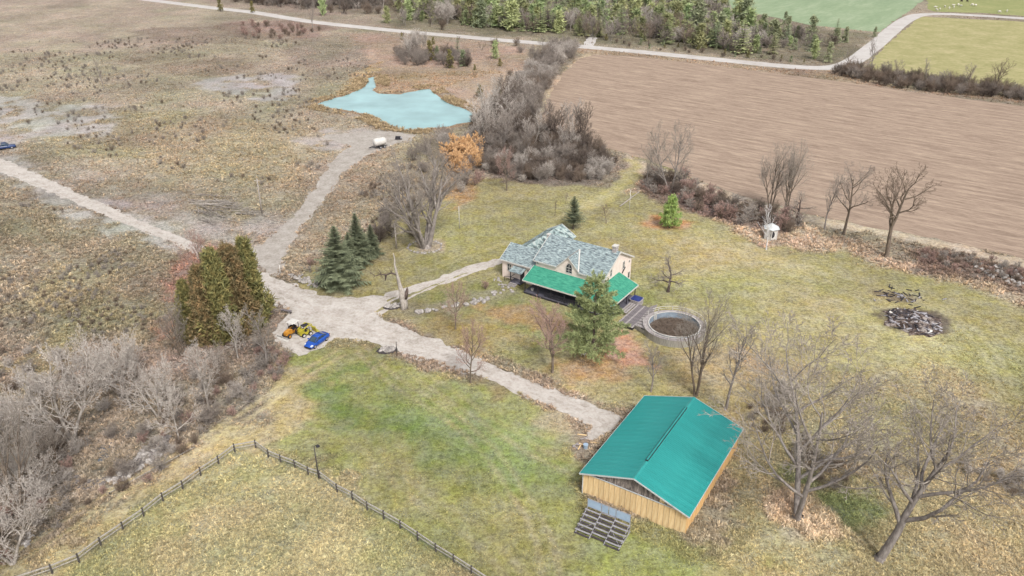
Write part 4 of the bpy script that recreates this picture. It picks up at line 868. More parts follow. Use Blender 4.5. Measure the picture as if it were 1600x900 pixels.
def house():
    o = empty('farmhouse', (15.556,121.221,0), -.592)
    tag(o, 'cream farmhouse with weathered blue-grey roof and green porch roof', 'house')
    W, LA, he, hr, ov = 10.81, 13.59, 5.4, 8.31, .35; s = (hr-he)/(W/2)
    MB().prism([(-LA,0,0),(-LA,W,0),(-LA,W,he),(-LA,W/2,hr),(-LA,0,he)], (LA,0,0)).build('main_wall', M['cream'], o)
    def gab(u0, u1, v0, v1, he, s, ov, m, nm, gap, axis='u', th=.16):
        if axis == 'u':
            vm = (v0+v1)/2; hr = he+s*(vm-v0); e = he-s*ov
            r = MB(); ga, gb = gap
            r.prism([(u0-ov,v0-ov,e),(ga,v0-ov,e),(ga,vm,hr),(u0-ov,vm,hr)], (0,0,.14)).prism([(ga,v0+.03,he+s*.03),(gb,v0+.03,he+s*.03),(gb,vm,hr),(ga,vm,hr)], (0,0,.139)).prism([(gb,v0-ov,e),(u1+ov,v0-ov,e),(u1+ov,vm,hr),(gb,vm,hr)], (0,0,.14))
            r = r.prism([(u0-ov,v1+ov,e),(u1+ov,v1+ov,e),(u1+ov,vm,hr),(u0-ov,vm,hr)], (0,0,.138)).build(nm, m, o)
            f = MB()
            f.bar((u0-ov,v0-ov-.03,e+.04),(ga,v0-ov-.03,e+.04),.06,.2); f.bar((gb,v0-ov-.03,e+.04),(u1+ov,v0-ov-.03,e+.04),.06,.2); f.bar((u0-ov,v1+ov+.03,e+.02),(u1+ov,v1+ov+.03,e+.02),.06,.24)
            for uu in (u0-ov-.02, u1+ov+.02):
                f.bar((uu,v0-ov,e+.03),(uu,vm,hr+.04),.07,.28); f.bar((uu,v1+ov,e+.03),(uu,vm,hr+.04),.071,.281)
            f.build('fascia', M['white'], r)
        return r
    gab(-LA, 0, 0, W, he, s, ov, M['shingle'], 'roof', (-9.1,-4.74))
    # cross gable
    du, dw, dz, da = -6.92, 2.33, 5.12, 7.46
    MB().prism([(du-dw,-.03,dz-1.1),(du+dw,-.03,dz-1.1),(du+dw,-.03,dz),(du,-.03,da),(du-dw,-.03,dz)], (0,4,0)).build('gable_wall', M['cream'], o)
    ds = (da-dz)/dw; ex = .3; d = MB()
    for sg in (-1, 1):
        d.prism([(du,-.2,da+.05),(du,4.3,da+.05),(du+sg*(dw+ex),4.3,dz+.05-ds*ex),(du+sg*(dw+ex),-.2,dz+.05-ds*ex)], (0,0,.14))
    d = d.build('gable_roof', M['shingle'], o)
    f = MB(); 
    for sg in (-1,1): f.bar((du,-.235,da+.1),(du+sg*(dw+ex),-.235,dz+.1-ds*ex),.06,.17); f.bar((du+sg*.02, -.3, da+.2),(du+sg*.02,3.9,da+.2),.16,.03)
    f.bar((du+2.25,-.38,5.2+.3),(du+.05,3.8,7.46+.24),.22,.06)
    f.build('bargeboard', M['white'], d)
    g = MB(); P = [(-.58,0),(.58,0),(.58,1.05),(.47,1.42),(.25,1.72),(0,1.86),(-.25,1.72),(-.47,1.42),(-.58,1.05)]
    g.prism([(du+.2+a,-.04,4.55+b) for a, b in P], (0,-.03,0)); gw = g.build('arched_window', M['glass'], o)
    f = MB(); 
    for i in range(len(P)): a, b = P[i], P[(i+1) % len(P)]; f.bar((du+.2+a[0]*1.08,-.07,4.62+a[1]*1.03),(du+.2+b[0]*1.08,-.07,4.62+b[1]*1.03),.09,.09)
    f.bar((du+.2,-.08,4.62),(du+.2,-.08,6.3),.05,.05).bar((du-.3,-.081,5.6),(du+.7,-.081,5.6),.05,.05).bar((du-.3,-.081,5.1),(du+.7,-.081,5.1),.04,.04).build('frame', M['white'], gw)
    # left wing and rear wing
    C0, WC, hc = -20.89, 6.82, 3.7
    MB().prism([(C0,.011,0),(C0,WC,0),(C0,WC,hc),(C0,WC/2,hc+s*WC/2),(C0,.011,hc)], (7.28,0,0)).build('wing_wall', M['cream'], o)
    r = MB().prism([(C0-ov,-ov,hc-s*ov),(-13.62,-ov,hc-s*ov),(-13.62,WC/2,hc+s*WC/2),(C0-ov,WC/2,hc+s*WC/2)], (0,0,.14)).prism([(C0-ov,WC+ov,hc-s*ov),(-13.62,WC+ov,hc-s*ov),(-13.62,WC/2,hc+s*WC/2),(C0-ov,WC/2,hc+s*WC/2)], (0,0,.138)).build('wing_roof', M['shingle'], o)
    MB().bar((C0-ov,-ov-.03,hc-s*ov+.04),(-14.3,-ov-.03,hc-s*ov+.04),.06,.22).bar((C0-ov-.03,-ov,hc-s*ov+.05),(C0-ov-.03,WC/2,hc+s*WC/2+.05),.06,.25).build('fascia', M['white'], r)
    b0, b1 = -21.1, -14.7; bm = -17.9; hb = 5.42
    MB().prism([(b0+.3,WC+.02,0),(b1-.3,WC+.02,0),(b1-.3,WC+.02,3.7),(bm,WC+.02,hb),(b0+.3,WC+.02,3.7)], (0,9.2,0)).build('rear_wing_wall', M['cream'], o)
    r = MB()
    for ue, q in ((b0-.1, .15), (b1+.1, .148)): r.prism([(ue,3.2 if ue < bm else 5.6,3.6),(bm,3.2,hb+.05),(bm,16.3,hb+.05),(ue,16.3,3.6)], (0,0,q))
    r = r.build('rear_wing_roof', M['shingle_moss'], o)
    MB().bar((b1+.1,16.34,3.7),(bm,16.34,hb+.14),.07,.25).bar((b0-.1,16.34,3.7),(bm,16.34,hb+.14),.071,.251).build('fascia', M['white'], r)
    # chimneys
    c = MB().box(-1.1,-.35,4.9,5.85,7.7,9.25).build('chimney', M['brickw'], o); MB().box(-1.18,-.27,4.82,5.93,9.25,9.42).build('chimney_cap', M['white'], c)
    c = MB().box(-14.3,-13.85,4.7,5.3,4.5,8.35).build('chimney', M['brickw'], o); MB().box(-14.38,-13.77,4.62,5.38,8.35,8.5).build('chimney_cap', M['white'], c)
    # windows and doors
    for u, z, a, b in ((-19.3,2.35,.75,1.25),(-15.0,2.2,.7,1.3)): window(o, u, 0, z, a, b, 'f')
    for u in (-11.8,-9,-3.6,-1.2): window(o, u, 0, 2.1, .9, 1.5, 'f')
    MB().box(-6.9,-5.9,-.06,-.005,.55,2.7).build('door', M['dark'], o)
    window(o, 0, 2.75, 5.35, .55, 1.25, 'r'); window(o, 0, 7.6, 4.95, .6, 1.3, 'r'); window(o, 0, 10.0, 2.0, .6, 1.2, 'r', False); window(o, 0, 9.9, 4.8, .35, .3, 'r', False)
    MB().bar((.08,7.1,3.55),(.08,8.2,4.35),.1,.3).build('vent', M['dark'], o)
    for i, u in enumerate((-13.2,)): window(o, u, 0, 4.95, .35, .4, 'f', False)
    # porch
    g = MB(); zt, ze = 4.1, 2.62
    g.prism([(-13.95,-.02,zt),(-14.05,-3.65,ze),(3.85,-3.65,ze),(.02,-.02,zt)], (0,0,.12)); g.prism([(.02,-.02,zt),(3.85,-3.65,ze),(3.85,5.95,ze),(.02,5.95,zt)], (0,0,.12))
    pr = g.build('porch_roof', M['green_roof'], o)
    MB().bar((-14.08,-3.69,ze+.02),(3.9,-3.69,ze+.02),.06,.24).bar((3.89,-3.65,ze+.02),(3.89,5.98,ze+.02),.06,.24).bar((3.9,5.98,ze+.04),(.03,5.98,zt+.04),.06,.2).bar((-14.09,-3.65,ze+.04),(-13.99,-.05,zt+.04),.06,.2).build('fascia', M['white'], pr)
    MB().box(-13.9,3.7,-3.5,-.02,.32,.5).box(.02,3.7,-.02,5.8,.32,.499).build('porch_deck', M['deck_dark'], o)
    MB().box(-13.85,3.6,-3.44,-3.38,0,.31).box(3.56,3.62,-3.38,5.7,0,.31).build('skirting', M['dark'], o)
    pm = MB().box(-.07,.07,-.07,.07,.5,2.62).mesh('porch_post', M['dark'])
    for u, v in [(-13.7,-3.35),(-11,-3.35),(-8.3,-3.35),(-5.6,-3.35),(-2.9,-3.35),(-.2,-3.35),(3.5,-3.35),(3.5,-.5),(3.5,2.4),(3.5,5.6)]:
        link('porch_post', pm, o, (u, v, 0))
    r = MB(); r.bar((-9.6,-3.35,1.4),(3.4,-3.35,1.4),.08,.08).bar((-9.6,-3.35,.65),(3.4,-3.35,.65),.06,.06)
    for i in range(66): r.bar((-9.5+i*.195,-3.35,.65),(-9.5+i*.195,-3.35,1.4),.04,.04)
    r.build('railing', M['dark'], o)
    # side porch
    MB().prism([(-18.3,-.02,2.95),(-15.6,-.02,2.95),(-15.6,-1.75,2.5),(-18.3,-1.75,2.5)], (0,0,.1)).build('side_porch_roof', M['shingle'], o)
    MB().box(-18.1,-15.8,-1.6,-.03,.35,.5).build('side_porch_deck', M['deck_dark'], o)
    for u in (-18.05,-15.85): link('side_porch_post', MB().box(-.06,.06,-.06,.06,.5,2.5).mesh('side_porch_post', M['dark']), o, (u,-1.5,0))
    MB().box(-16.9,-16,-.05,-.005,.5,2.5).build('door', M['dark'], o)
    r = MB(); r.bar((-18.05,-1.5,1.35),(-16.9,-1.5,1.35),.07,.07).bar((-18.05,-1.5,1.35),(-18.05,0,1.35),.07,.07).bar((-15.85,-1.5,1.35),(-15.85,0,1.35),.07,.07).bar((-18.05,-1.5,1.35),(-19.6,-1.2,.9),.07,.07).bar((-19.6,-1.2,0),(-19.6,-1.2,.95),.07,.07)
    for i in range(7): r.bar((-18.05+i*.18,-1.5,.5),(-18.05+i*.18,-1.5,1.35),.03,.03); r.bar((-15.85,-1.5+i*.2,.5),(-15.85,-1.5+i*.2,1.35),.03,.03)
    r.build('side_railing', M['dark'], o)
    for i in range(3): link('step', MB().box(-18,-16.4,-.32,.0,-.06,0).mesh('step', M['board_grey']), o, (0,-1.65-.34*i,.38-.12*i))
    # stair from porch down to the pool deck
    for i in range(3): link('step', MB().box(0,.34,-1.6,2.2,-.05,0).mesh('step', M['board_grey']), o, (3.85+.44*i,.8,.62-.02*i))
M['board_grey'] = mat('grey_weathered_boards', (198,190,188), (150,142,142), 1.5, .9, .01, stretch=(6,1,1)); M['board_dk'] = mat('dark_weathered_boards', (152,144,146), (106,100,104), 1.5, .9, .01, stretch=(6,1,1))
house()
HM = Matrix.Translation((15.556,121.221,0)) @ Matrix.Rotation(-.592, 4, 'Z')
def at_house(u, v, z=0): return HM @ Vector((u, v, z))
# hot tub at porch end
M['blue'] = mat('blue_cover', (52,72,150), (36,50,112), 2, .4)
def hot_tub():
    o = empty('hot_tub', at_house(4.55,4.2,0), -.592); tag(o, 'hot tub with dark blue cover at the right end of the porch', 'hot tub')
    def rr(w_, z): return [(w_*math.copysign(abs(math.cos(t))**.4, math.cos(t)), w_*math.copysign(abs(math.sin(t))**.4, math.sin(t)), z) for t in [TAU*i/24+.01 for i in range(24)]]
    MB().loft([rr(.98,0), rr(1.0,.9), rr(1.06,.98), rr(1.06,1.05)]).build('shell', M['board_grey'], o)
    MB().loft([rr(.92,1.05), rr(.92,1.12), rr(.8,1.16)]).build('cover', M['blue'], o)
hot_tub()
# pool, its raised deck and the low deck by the porch
M['liner'] = mat('faded_pool_liner', (170,186,200), (140,152,166), 1.2, .6); M['litter'] = mat('dead_vines', (160,146,136), (96,86,82), 2, 1, .1, c3=(132,120,112), detail=7)
def low_deck():
    o = empty('wooden_deck', at_house(5.2,-4.6,0), -.592); tag(o, 'low weathered plank deck between the porch stairs and the pool', 'deck')
    me = MB().box(0,.27,0,8.0,.46,.5).mesh('deck_board', M['board_dk']); me2 = MB().box(0,.27,0,8.0,.46,.5).mesh('deck_board', M['board_grey'])
    for i in range(10):
        b = link('deck_board', me2 if i in (0,4,9) else me, o, (i*.292, R.uniform(-.06,.06), R.uniform(-.01,.01)))
    MB().box(.05,2.85,.1,.18,0,.45).box(.05,.13,.18,7.9,0,.45).box(2.78,2.86,.18,7.9,0,.45).build('skirting', M['dark'], o)
    return o
low_deck()
def pool():
    c = Vector((26.45,112.6,0)); r0 = 4.15; o = empty('round_pool', c); tag(o, 'drained round above-ground pool choked with dead brown vines', 'pool')
    n = 40; ring = lambda r, z: [(r*math.cos(TAU*i/n), r*math.sin(TAU*i/n), z) for i in range(n)]
    m = MB(); rs = [ring(r0+.03,0), ring(r0+.03,1.35), ring(r0-.03,1.35), ring(r0-.03,.3)]
    m.loft(rs, cap=False); m.build('wall', M['liner'], o, fix=False)
    m = MB(); m.loft([ring(r0-.07,1.37), ring(r0+.08,1.37), ring(r0+.08,1.42), ring(r0-.07,1.42), ring(r0-.07,1.37)], cap=False); m.build('rim', M['white'], o)
    MB().poly(ring(r0-.04,.32)).build('pool_bed', M['litter'], o)
    segs = []; rr = random.Random(9)
    for i in range(1500):
        a = rr.random()*TAU; q = math.sqrt(rr.random())*(r0-.4); p = Vector((q*math.cos(a), q*math.sin(a), .35+.45*rr.random()*(1-(q/r0)**3)))
        for k in range(3):
            e = p+Vector((rr.gauss(0,.28), rr.gauss(0,.28), rr.gauss(.03,.14))); e.z = max(e.z, .34)
            if e.xy.length > r0-.15: break
            segs.append((tuple(p), tuple(e), .022, .012)); p = e
    v, f = tubes(segs, 3); tag(link('dead_vines', npmesh('dead_vines', v, f, 4, [M['twig_brown']]), o), kind='stuff')
    L = MB()
    for dx in (-.28,.28): L.bar((dx,0,.35),(dx,0,2.0),.09,.09)
    for k in range(6): L.bar((-.28,0,.5+k*.27),(.28,0,.5+k*.27),.07,.07)
    l = L.build('ladder', M['white'], o); l.location = (-2.6,3.0,0); l.rotation_euler = (0,0,.7)
    # raised walkway
    d = empty('pool_walkway', c); tag(d, 'grey raised wooden walkway with railing ringing the round pool', 'deck')
    k = 26; me = None
    def wedge(a0, a1, ri, ro, z0, z1):
        g = MB(); q = []
        for z in (z0, z1): q.append([(ri*math.cos(a0),ri*math.sin(a0),z),(ro*math.cos(a0),ro*math.sin(a0),z),(ro*math.cos(a1),ro*math.sin(a1),z),(ri*math.cos(a1),ri*math.sin(a1),z)])
        return g.loft(q)
    w0 = wedge(0, TAU/k*.985, r0+.12, r0+.95, 1.2, 1.27).mesh('walkway_board', M['board_grey'])
    for i in range(k): b = link('walkway_board', w0, d); b.rotation_euler = (0,0,TAU*i/k)
    s0 = wedge(0, TAU/k*.98, r0+.86, r0+.92, 0, 1.18).mesh('skirt_panel', M['board_pale'])
    for i in range(k): b = link('skirt_panel', s0, d); b.rotation_euler = (0,0,TAU*i/k)
    pst = MB().box(-.04,.04,-.04,.04,0,.75).mesh('rail_post', M['white'])
    for i in range(k//2): a = TAU*(i*2)/k; link('rail_post', pst, d, ((r0+.88)*math.cos(a), (r0+.88)*math.sin(a), 1.27))
    rl = MB(); nn = 52
    for i in range(nn):
        a, b = TAU*i/nn, TAU*(i+1)/nn
        if 2.1 < a < 3.7: continue
        for z, q in ((2.0,.07),(1.65,.04)): rl.bar(((r0+.88)*math.cos(a),(r0+.88)*math.sin(a),z),((r0+.88)*math.cos(b),(r0+.88)*math.sin(b),z),q,.05)
    rl.build('railing', M['white'], d)
    # plank bridge from low deck to walkway
    P = [Vector(G(*p)) for p in ((1017,483),(1027,485),(1006,524),(991,513))]
    g = empty('plank_platform', (P[0]+P[2])/2); tag(g, 'pale sloping plank platform joining the low deck to the pool walkway', 'deck'); gl = g.location
    nb = 9
    for i in range(nb):
        a, b = i/nb+.01, (i+1)/nb-.01
        q = [P[0].lerp(P[3], a)-gl, P[0].lerp(P[3], b)-gl, P[1].lerp(P[2], b)-gl, P[1].lerp(P[2], a)-gl]
        z = (.55,.55,1.15,1.15); m = MB().prism([(v.x, v.y, zz) for v, zz in zip(q, z)], (0,0,.06)); m.build('plank', M['board_grey'], g)
    MB().bar(tuple(P[3]-gl+Vector((0,0,.3))), tuple(P[2]-gl+Vector((0,0,.6))), .06, .6).build('skirting', M['board_pale'], g)
M['board_pale'] = mat('pale_boards', (186,182,172), (150,146,138), 1.5, .9, .01, stretch=(4,4,.6))
pool()
# ------------------------------------------------------------------ barn
M['ply'] = mat('new_yellow_boards', (250,222,172), (226,188,136), .9, .8, .004, stretch=(5,5,.5), rnd=.08, k=1.35); M['plyside'] = mat('orange_side_boards', (242,200,140), (218,170,112), .9, .8, .004, stretch=(5,5,.5), rnd=.08, k=1.35)
M['oldb'] = mat('weathered_gable_boards', (196,182,168), (96,90,90), 1.6, .95, .01, c3=(150,138,132), stretch=(6,6,.8), rnd=.35)
M['metal'] = mat('green_metal_roof', (58,170,164), (38,148,144), .5, .4, .0, rnd=.04, spec=.5, c3=(48,160,156), stretch=(.35,1.6,1), detail=8, lohi=(.3,.7)); M['trim'] = mat('pale_metal_trim', (226,230,230), (206,210,212), 3, .5)
def barn():
    W, Lb, he, hr, ov = 13.01, 18.11, 3.27, 5.48, .37; s = (hr-he)/(W/2)
    o = empty('barn', (19.49,67.13,0), -.5642); tag(o, 'yellow plank barn with bright green metal gable roof', 'barn')
    MB().box(-W+.08,-.08,.1,Lb-.1,-.1,he-.15).build('wall_core', M['oldb'], o)
    n = 19; bw = W/n
    for i in range(n):
        m = MB().box(0.022,bw-.022,0,.05,0,he-.1).mesh('wall_board', M['ply']) if i == 0 else m
        link('wall_board', m, o, (-W+i*bw, R.uniform(-.012,.012)+.02, R.uniform(-.03,.02)))
    n = 27; bw = Lb/n
    for i in range(n):
        m = MB().box(-.05,0,.022,bw-.022,0,he-.1).mesh('wall_board', M['plyside']) if i == 0 else m
        link('wall_board', m, o, (R.uniform(-.012,.012), i*bw, R.uniform(-.03,.02)))
    MB().box(-W-.03,-W+.06,.06,Lb-.06,0,he-.12).box(-W+.06,-.06,Lb-.07,Lb,0,he-.12).build('back_wall', M['plyside'], o)
    n = 42; bw = W/n
    for i in range(n):
        a, b = -W+i*bw+.01, -W+(i+1)*bw-.01; f = lambda u: he+s*(min(u+W, -u))-.08
        if (f(a)+f(b))/2 < he+.04: continue
        mm = M['ply'] if i in (31,32,34,35,36,37) else M['oldb']; dd = R.uniform(0,.03)
        bb = MB().prism([(a,.12+dd,he-.14),(b,.12+dd,he-.14),(b,.12+dd,max(f(b),he-.1)),(a,.12+dd,max(f(a),he-.1))], (0,.03,0)).build('gable_board', mm, o)
        if mm is M['ply']: bb['label'] = 'newer yellow board'
    MB().prism([(-W+.3,Lb-.1,he-.1),(-.3,Lb-.1,he-.1),(-W/2,Lb-.1,hr-.1)], (0,.06,0)).build('back_gable', M['oldb'], o)
    MB().bar((-W-.03,-.01,he-.07),(0.03,-.01,he-.07),.08,.1).bar((.02,0,he-.08),(.02,Lb,he-.08),.06,.1).bar((-W-.02,-.02,0),(-W-.02,-.02,he-.1),.09,.09).build('wall_trim', M['trim'], o)
    # roof: ribbed metal sheets, each a piece
    n = 20; v0, v1 = -ov, Lb+ov; pw = (v1-v0)/n
    for sg in (-1, 1):
        ue = (W/2+ov); ze = hr-s*ue
        m = MB(); m.prism([(0,.004,hr),(sg*ue,.004,ze),(sg*ue,pw-.004,ze),(0,pw-.004,hr)], (0,0,.03))
        for k in range(3):
            y = pw*(k+.17)/3; m.prism([(0,y,hr+.03),(0,y+.05,hr+.03),(0,y+.04,hr+.065),(0,y+.01,hr+.065)], (sg*ue,0,ze-hr))
        me = m.mesh('roof_panel', M['metal'])
        for i in range(n): link('roof_panel', me, o, (-W/2, v0+i*pw, 0))
    MB().prism([(-W/2-.25,v0,hr-.02),(-W/2,v0,hr+.085),(-W/2+.25,v0,hr-.02)], (0,v1-v0,0)).build('ridge_cap', M['metal'], o)
    MB().box(-W/2-.17,-W/2+.17,3.2,15.6,hr+.09,hr+.2).build('ridge_vent', M['dark'], o); MB().box(-W/2-.1,-W/2+.1,3.3,15.5,hr+.2,hr+.25).build('ridge_vent_cover', M['metal'], o)
    f = MB()
    for sg in (-1,1):
        for v, q in ((v0-.02,0),(v1+.02,.002)): f.bar((-W/2,v,hr-.03+q),(-W/2+sg*(W/2+ov),v,hr-s*(W/2+ov)-.03+q),.05,.17)
        f.bar((-W/2+sg*(W/2+ov+.02),v0,hr-s*(W/2+ov)-.03),(-W/2+sg*(W/2+ov+.02),v1,hr-s*(W/2+ov)-.03),.045,.13)
    f.build('fascia', M['trim'], o)
barn()
# bleachers
M['steel'] = mat('grey_steel', (206,204,208), (150,148,154), 4, .5, metal=.2); M['bench'] = mat('aluminium_bench', (192,188,192), (150,146,152), 3, .5); M['pblue'] = mat('pale_blue_panel', (186,208,230), (168,190,214), 1, .4); M['rust_shade'] = mat('rusty_steel_and_gap_shade', (96,88,90), (64,58,62), 4, .7)  # last one: dark rust and char, also painted-in shade on the bleacher
def bleacher():
    o = empty('bleacher', G(896,833), -.5642+.03); tag(o, 'small metal bleacher with pale blue back panels in front of the barn', 'bleacher')
    Wb = 5.6; row = .62; n = 5
    seat = MB().box(0,Wb,0,.2,-.05,0).mesh('seat_plank', M['bench']); foot = MB().box(0,Wb,0,.28,-.04,0).mesh('foot_plank', M['rust_shade'])
    segm = [MB().box(a,b,0,.2,-.05,0).mesh('seat_plank', M['bench']) for a, b in ((0,1.85),(1.95,3.65),(3.75,Wb))]; segf = [MB().box(a,b,0,.26,-.04,0).mesh('foot_plank', M['rust_shade']) for a, b in ((0,1.85),(1.95,3.65),(3.75,Wb))]  # foot planks coloured dark to paint the shade between seat rows
    for i in range(n):
        for k in range(3):
            dv = .3 if k == 1 else 0; link('seat_plank', segm[k], o, (0, i*row+.3+dv, .42+i*.24+dv*.38)); link('foot_plank', segf[k], o, (0, i*row+.03+dv, (.2+i*.24 if i else .1)+dv*.3))
    for u in (.15, 1.9, 3.7, 5.45):
        m = MB().bar((0,0,.05),(0,n*row+.4,.05),.07,.07).bar((0,.2,.12),(0,n*row,1.36),.07,.09)
        for i in range(n): m.bar((0,i*row+.45,0),(0,i*row+.45,.38+i*.24),.06,.06)
        m.bar((0,n*row+.1,0),(0,n*row+.1,2.7),.07,.07)
        link('support_frame', m.mesh('support_frame', M['steel']), o, (u,0,0))
    for a, b in ((.15,1.9),(1.9,2.8),(2.8,3.7),(3.7,5.45)):
        MB().box(a+.05,b-.05,n*row+.06,n*row+.1,1.62,2.66).build('back_panel', M['pblue'], o)
    MB().bar((0.1,n*row+.1,2.7),(Wb-.1,n*row+.1,2.7),.08,.06).bar((0.1,n*row+.1,1.55),(Wb-.1,n*row+.1,1.55),.08,.06).bar((.15,.4,.3),(1.9,.4+n*row*.5,.9),.04,.04).bar((3.7,.4+n*row*.5,.9),(5.45,.4,.3),.04,.04).build('rail', M['steel'], o)
bleacher()
# white hut
def hut():
    b = G(1203,372); o = empty('garden_hut', b, .35); tag(o, 'small white hexagonal hut with dark doorway at the field edge', 'hut')
    n = 6; r = 1.35; P = [(r*math.cos(TAU*i/n), r*math.sin(TAU*i/n)) for i in range(n)]
    for i in range(n):
        a, c = P[i], P[(i+1) % n]; MB().bar((a[0],a[1],1.2),(c[0],c[1],1.2),.06,2.4).build('wall_panel', M['white'], o); 
        MB().bar((a[0],a[1],0),(a[0],a[1],2.45),.12,.12).build('corner_post', M['white'], o)
    m = MB(); e = 1.75
    for i in range(n):
        t0, t1 = TAU*i/n, TAU*(i+1)/n; m.prism([(e*math.cos(t0),e*math.sin(t0),2.3),(e*math.cos(t1),e*math.sin(t1),2.3),(0,0,3.3)], (0,0,.06))
    m.build('roof', M['trim'], o)
    t = -TAU/4-.35; q = r*.905; cx, cy = q*math.cos(t), q*math.sin(t); tx = Vector((-math.sin(t), math.cos(t), 0)); nn = Vector((math.cos(t), math.sin(t), 0))
    pts = [Vector((cx,cy,1.25))+nn*.06+tx*(.42*math.cos(TAU*k/14))+Vector((0,0,.7*math.sin(TAU*k/14))) for k in range(14)]
    MB().prism(pts, nn*.04).build('doorway', M['dark'], o)
hut()
# ------------------------------------------------------------------ vehicles
def wheel(r, w_, parent, loc, ry=0, rimc='steel'):
    t = MB(); n = 16; prof = [(-w_/2,r*.62),(-w_/2,r*.93),(-w_*.3,r),(w_*.3,r),(w_/2,r*.93),(w_/2,r*.62)]
    t.loft([[(r_*math.cos(TAU*i/n), y, r_*math.sin(TAU*i/n)) for i in range(n)] for y, r_ in prof])
    o = t.build('wheel', M['tyre'], parent, True); o.location = loc; o.rotation_euler = (0,0,ry)
    MB().cyl((0,-w_*.53,0),(0,w_*.53,0),r*.58,n=12).build('rim', M[rimc], o)
M['tyre'] = mat('tyre_rubber', (54,52,54), (40,38,40), 8, .8); 
M['carblue'] = mat('blue_car_paint', (34,84,176), (26,70,152), .6, .22, spec=.6, k=1.2); M['navy'] = mat('navy_pickup_paint', (44,66,112), (30,46,84), .6, .25, spec=.6, k=1.2)
M['carglass'] = mat('car_glass', (70,92,112), (48,66,84), 1, .06, spec=.8); M['lamp'] = mat('lamp_lens', (232,236,240), (200,206,212), 4, .15)
def car(name, loc, yaw, paint, label, pickup=False):
    o = empty(name, loc, yaw); tag(o, label, 'pickup truck' if pickup else 'car')
    L_, Wd = (5.4,1.9) if pickup else (4.55,1.8); h = L_/2
    # body sections along x (front +x): (x, half width, sill z, waist z)
    def ring(x, w_, z0, z1): return [(x,-w_*.9,z0),(x,-w_,z0+.15),(x,-w_,z1-.22),(x,-w_*.9,z1-.05),(x,-w_*.6,z1),(x,w_*.6,z1),(x,w_*.9,z1-.05),(x,w_,z1-.22),(x,w_,z0+.15),(x,w_*.9,z0)]
    if pickup: secs = [(-h,.86,.45,1.0),(-h+.08,.93,.4,1.1),(-.6,.95,.35,1.12),(.9,.95,.35,1.12),(1.2,.95,.35,1.1),(h-.4,.93,.38,1.02),(h-.08,.86,.42,.95),(h,.78,.5,.82)]
    else: secs = [(-h,.68,.42,.82),(-h+.12,.8,.34,.98),(-h+.6,.88,.28,1.04),(-.6,.9,.24,1.0),(.6,.9,.24,.97),(1.2,.89,.24,.92),(h-.55,.86,.26,.82),(h-.14,.78,.3,.7),(h,.62,.36,.6)]
    b = MB().loft([ring(x,w_,a,c) for x,w_,a,c in secs]).build('body', paint, o, True)
    if pickup: cab = [(-.75,.82,1.05,1.1),(-.6,.78,1.05,1.78),(.45,.76,1.05,1.8),(1.15,.84,1.05,1.12)]
    else: cab = [(-h+.45,.72,.95,1.0),(-1.0,.68,.95,1.36),(-.3,.66,.95,1.44),(.35,.67,.95,1.4),(1.2,.78,.9,.94)]
    def cr(x,w_,z0,z1,k=1): return [(x,-w_*1.06,z0),(x,-w_,z0+(z1-z0)*.55),(x,-w_*.84,z1),(x,w_*.84,z1),(x,w_,z0+(z1-z0)*.55),(x,w_*1.06,z0)]
    MB().loft([cr(*c) for c in cab]).build('windows', M['carglass'], b, False)
    c1, c2 = (cab[1], cab[2]) if pickup else (cab[1], cab[3])
    rf = [(c[0], c[1]*.86, c[3]) for c in cab[1:-1]]
    MB().loft([[(x,-w_,z-.03),(x,-w_*.9,z+.025),(x,w_*.9,z+.025),(x,w_,z-.03)] for x,w_,z in rf]).build('roof', paint, b, True)
    p = MB()
    for sg in (-1,1):
        for a, c in zip(cab[:-1], cab[1:]): p.bar((a[0],sg*a[1]*.9,a[3]+.01),(c[0],sg*c[1]*.9,c[3]+.01),.07,.05)
        for c in cab[1:-1]: p.bar((c[0],sg*c[1]*1.07,c[2]),(c[0],sg*c[1]*.86,c[3]),.08,.05)
    p.build('pillar', paint, b)
    for sg in (-1,1):
        MB().loft([[(h-.5,sg*.62,.62),(h-.5,sg*.85,.62),(h-.5,sg*.83,.78),(h-.5,sg*.6,.8)],[(h-.1,sg*.5,.55),(h-.12,sg*.74,.55),(h-.14,sg*.74,.68),(h-.12,sg*.5,.7)]]).build('headlight', M['lamp'], o)
        MB().box(-h-.01,-h+.15,sg*.68-.12,sg*.68+.12,.72,.86).build('tail_light', M['redlamp'], o)
        MB().box(.75,.95,sg*.98-.09,sg*.98+.09,.95,1.08).build('mirror', paint, o)
    MB().box(-h-.03,-h+.1,-.7,.7,.34,.5).box(h-.1,h+.01,-.6,.6,.3,.42).build('bumper', M['dark'], o)
    if pickup: MB().box(-h+.15,-.85,-.78,.78,1.115,1.14).build('bed_cover', M['dark'], o)
    r = .38 if pickup else .33
    for x in (-h*.6, h*.62):
        for sg in (-1,1): wheel(r,.22,o,(x,sg*(Wd/2-.12),r))
    return o
M['redlamp'] = mat('red_lamp', (170,40,36), (140,30,28), 4, .2)
a, b = G(480,547), G(511,526); d = a-b
car('parked_car', (a+b)/2, math.atan2(d.y, d.x), M['carblue'], 'bright blue car parked beside the two yellow machines')
a, b = G(-8,233), G(30,231); d = b-a
car('pickup_truck', G(8,233), math.atan2(d.y, d.x)+.35, M['navy'], 'dark blue pickup truck at the left edge of the photo', True)
M['orange'] = mat('orange_machine_paint', (226,164,70), (190,128,50), 2, .4); M['yellow'] = mat('yellow_machine_paint', (214,202,74), (176,162,54), 2, .4)
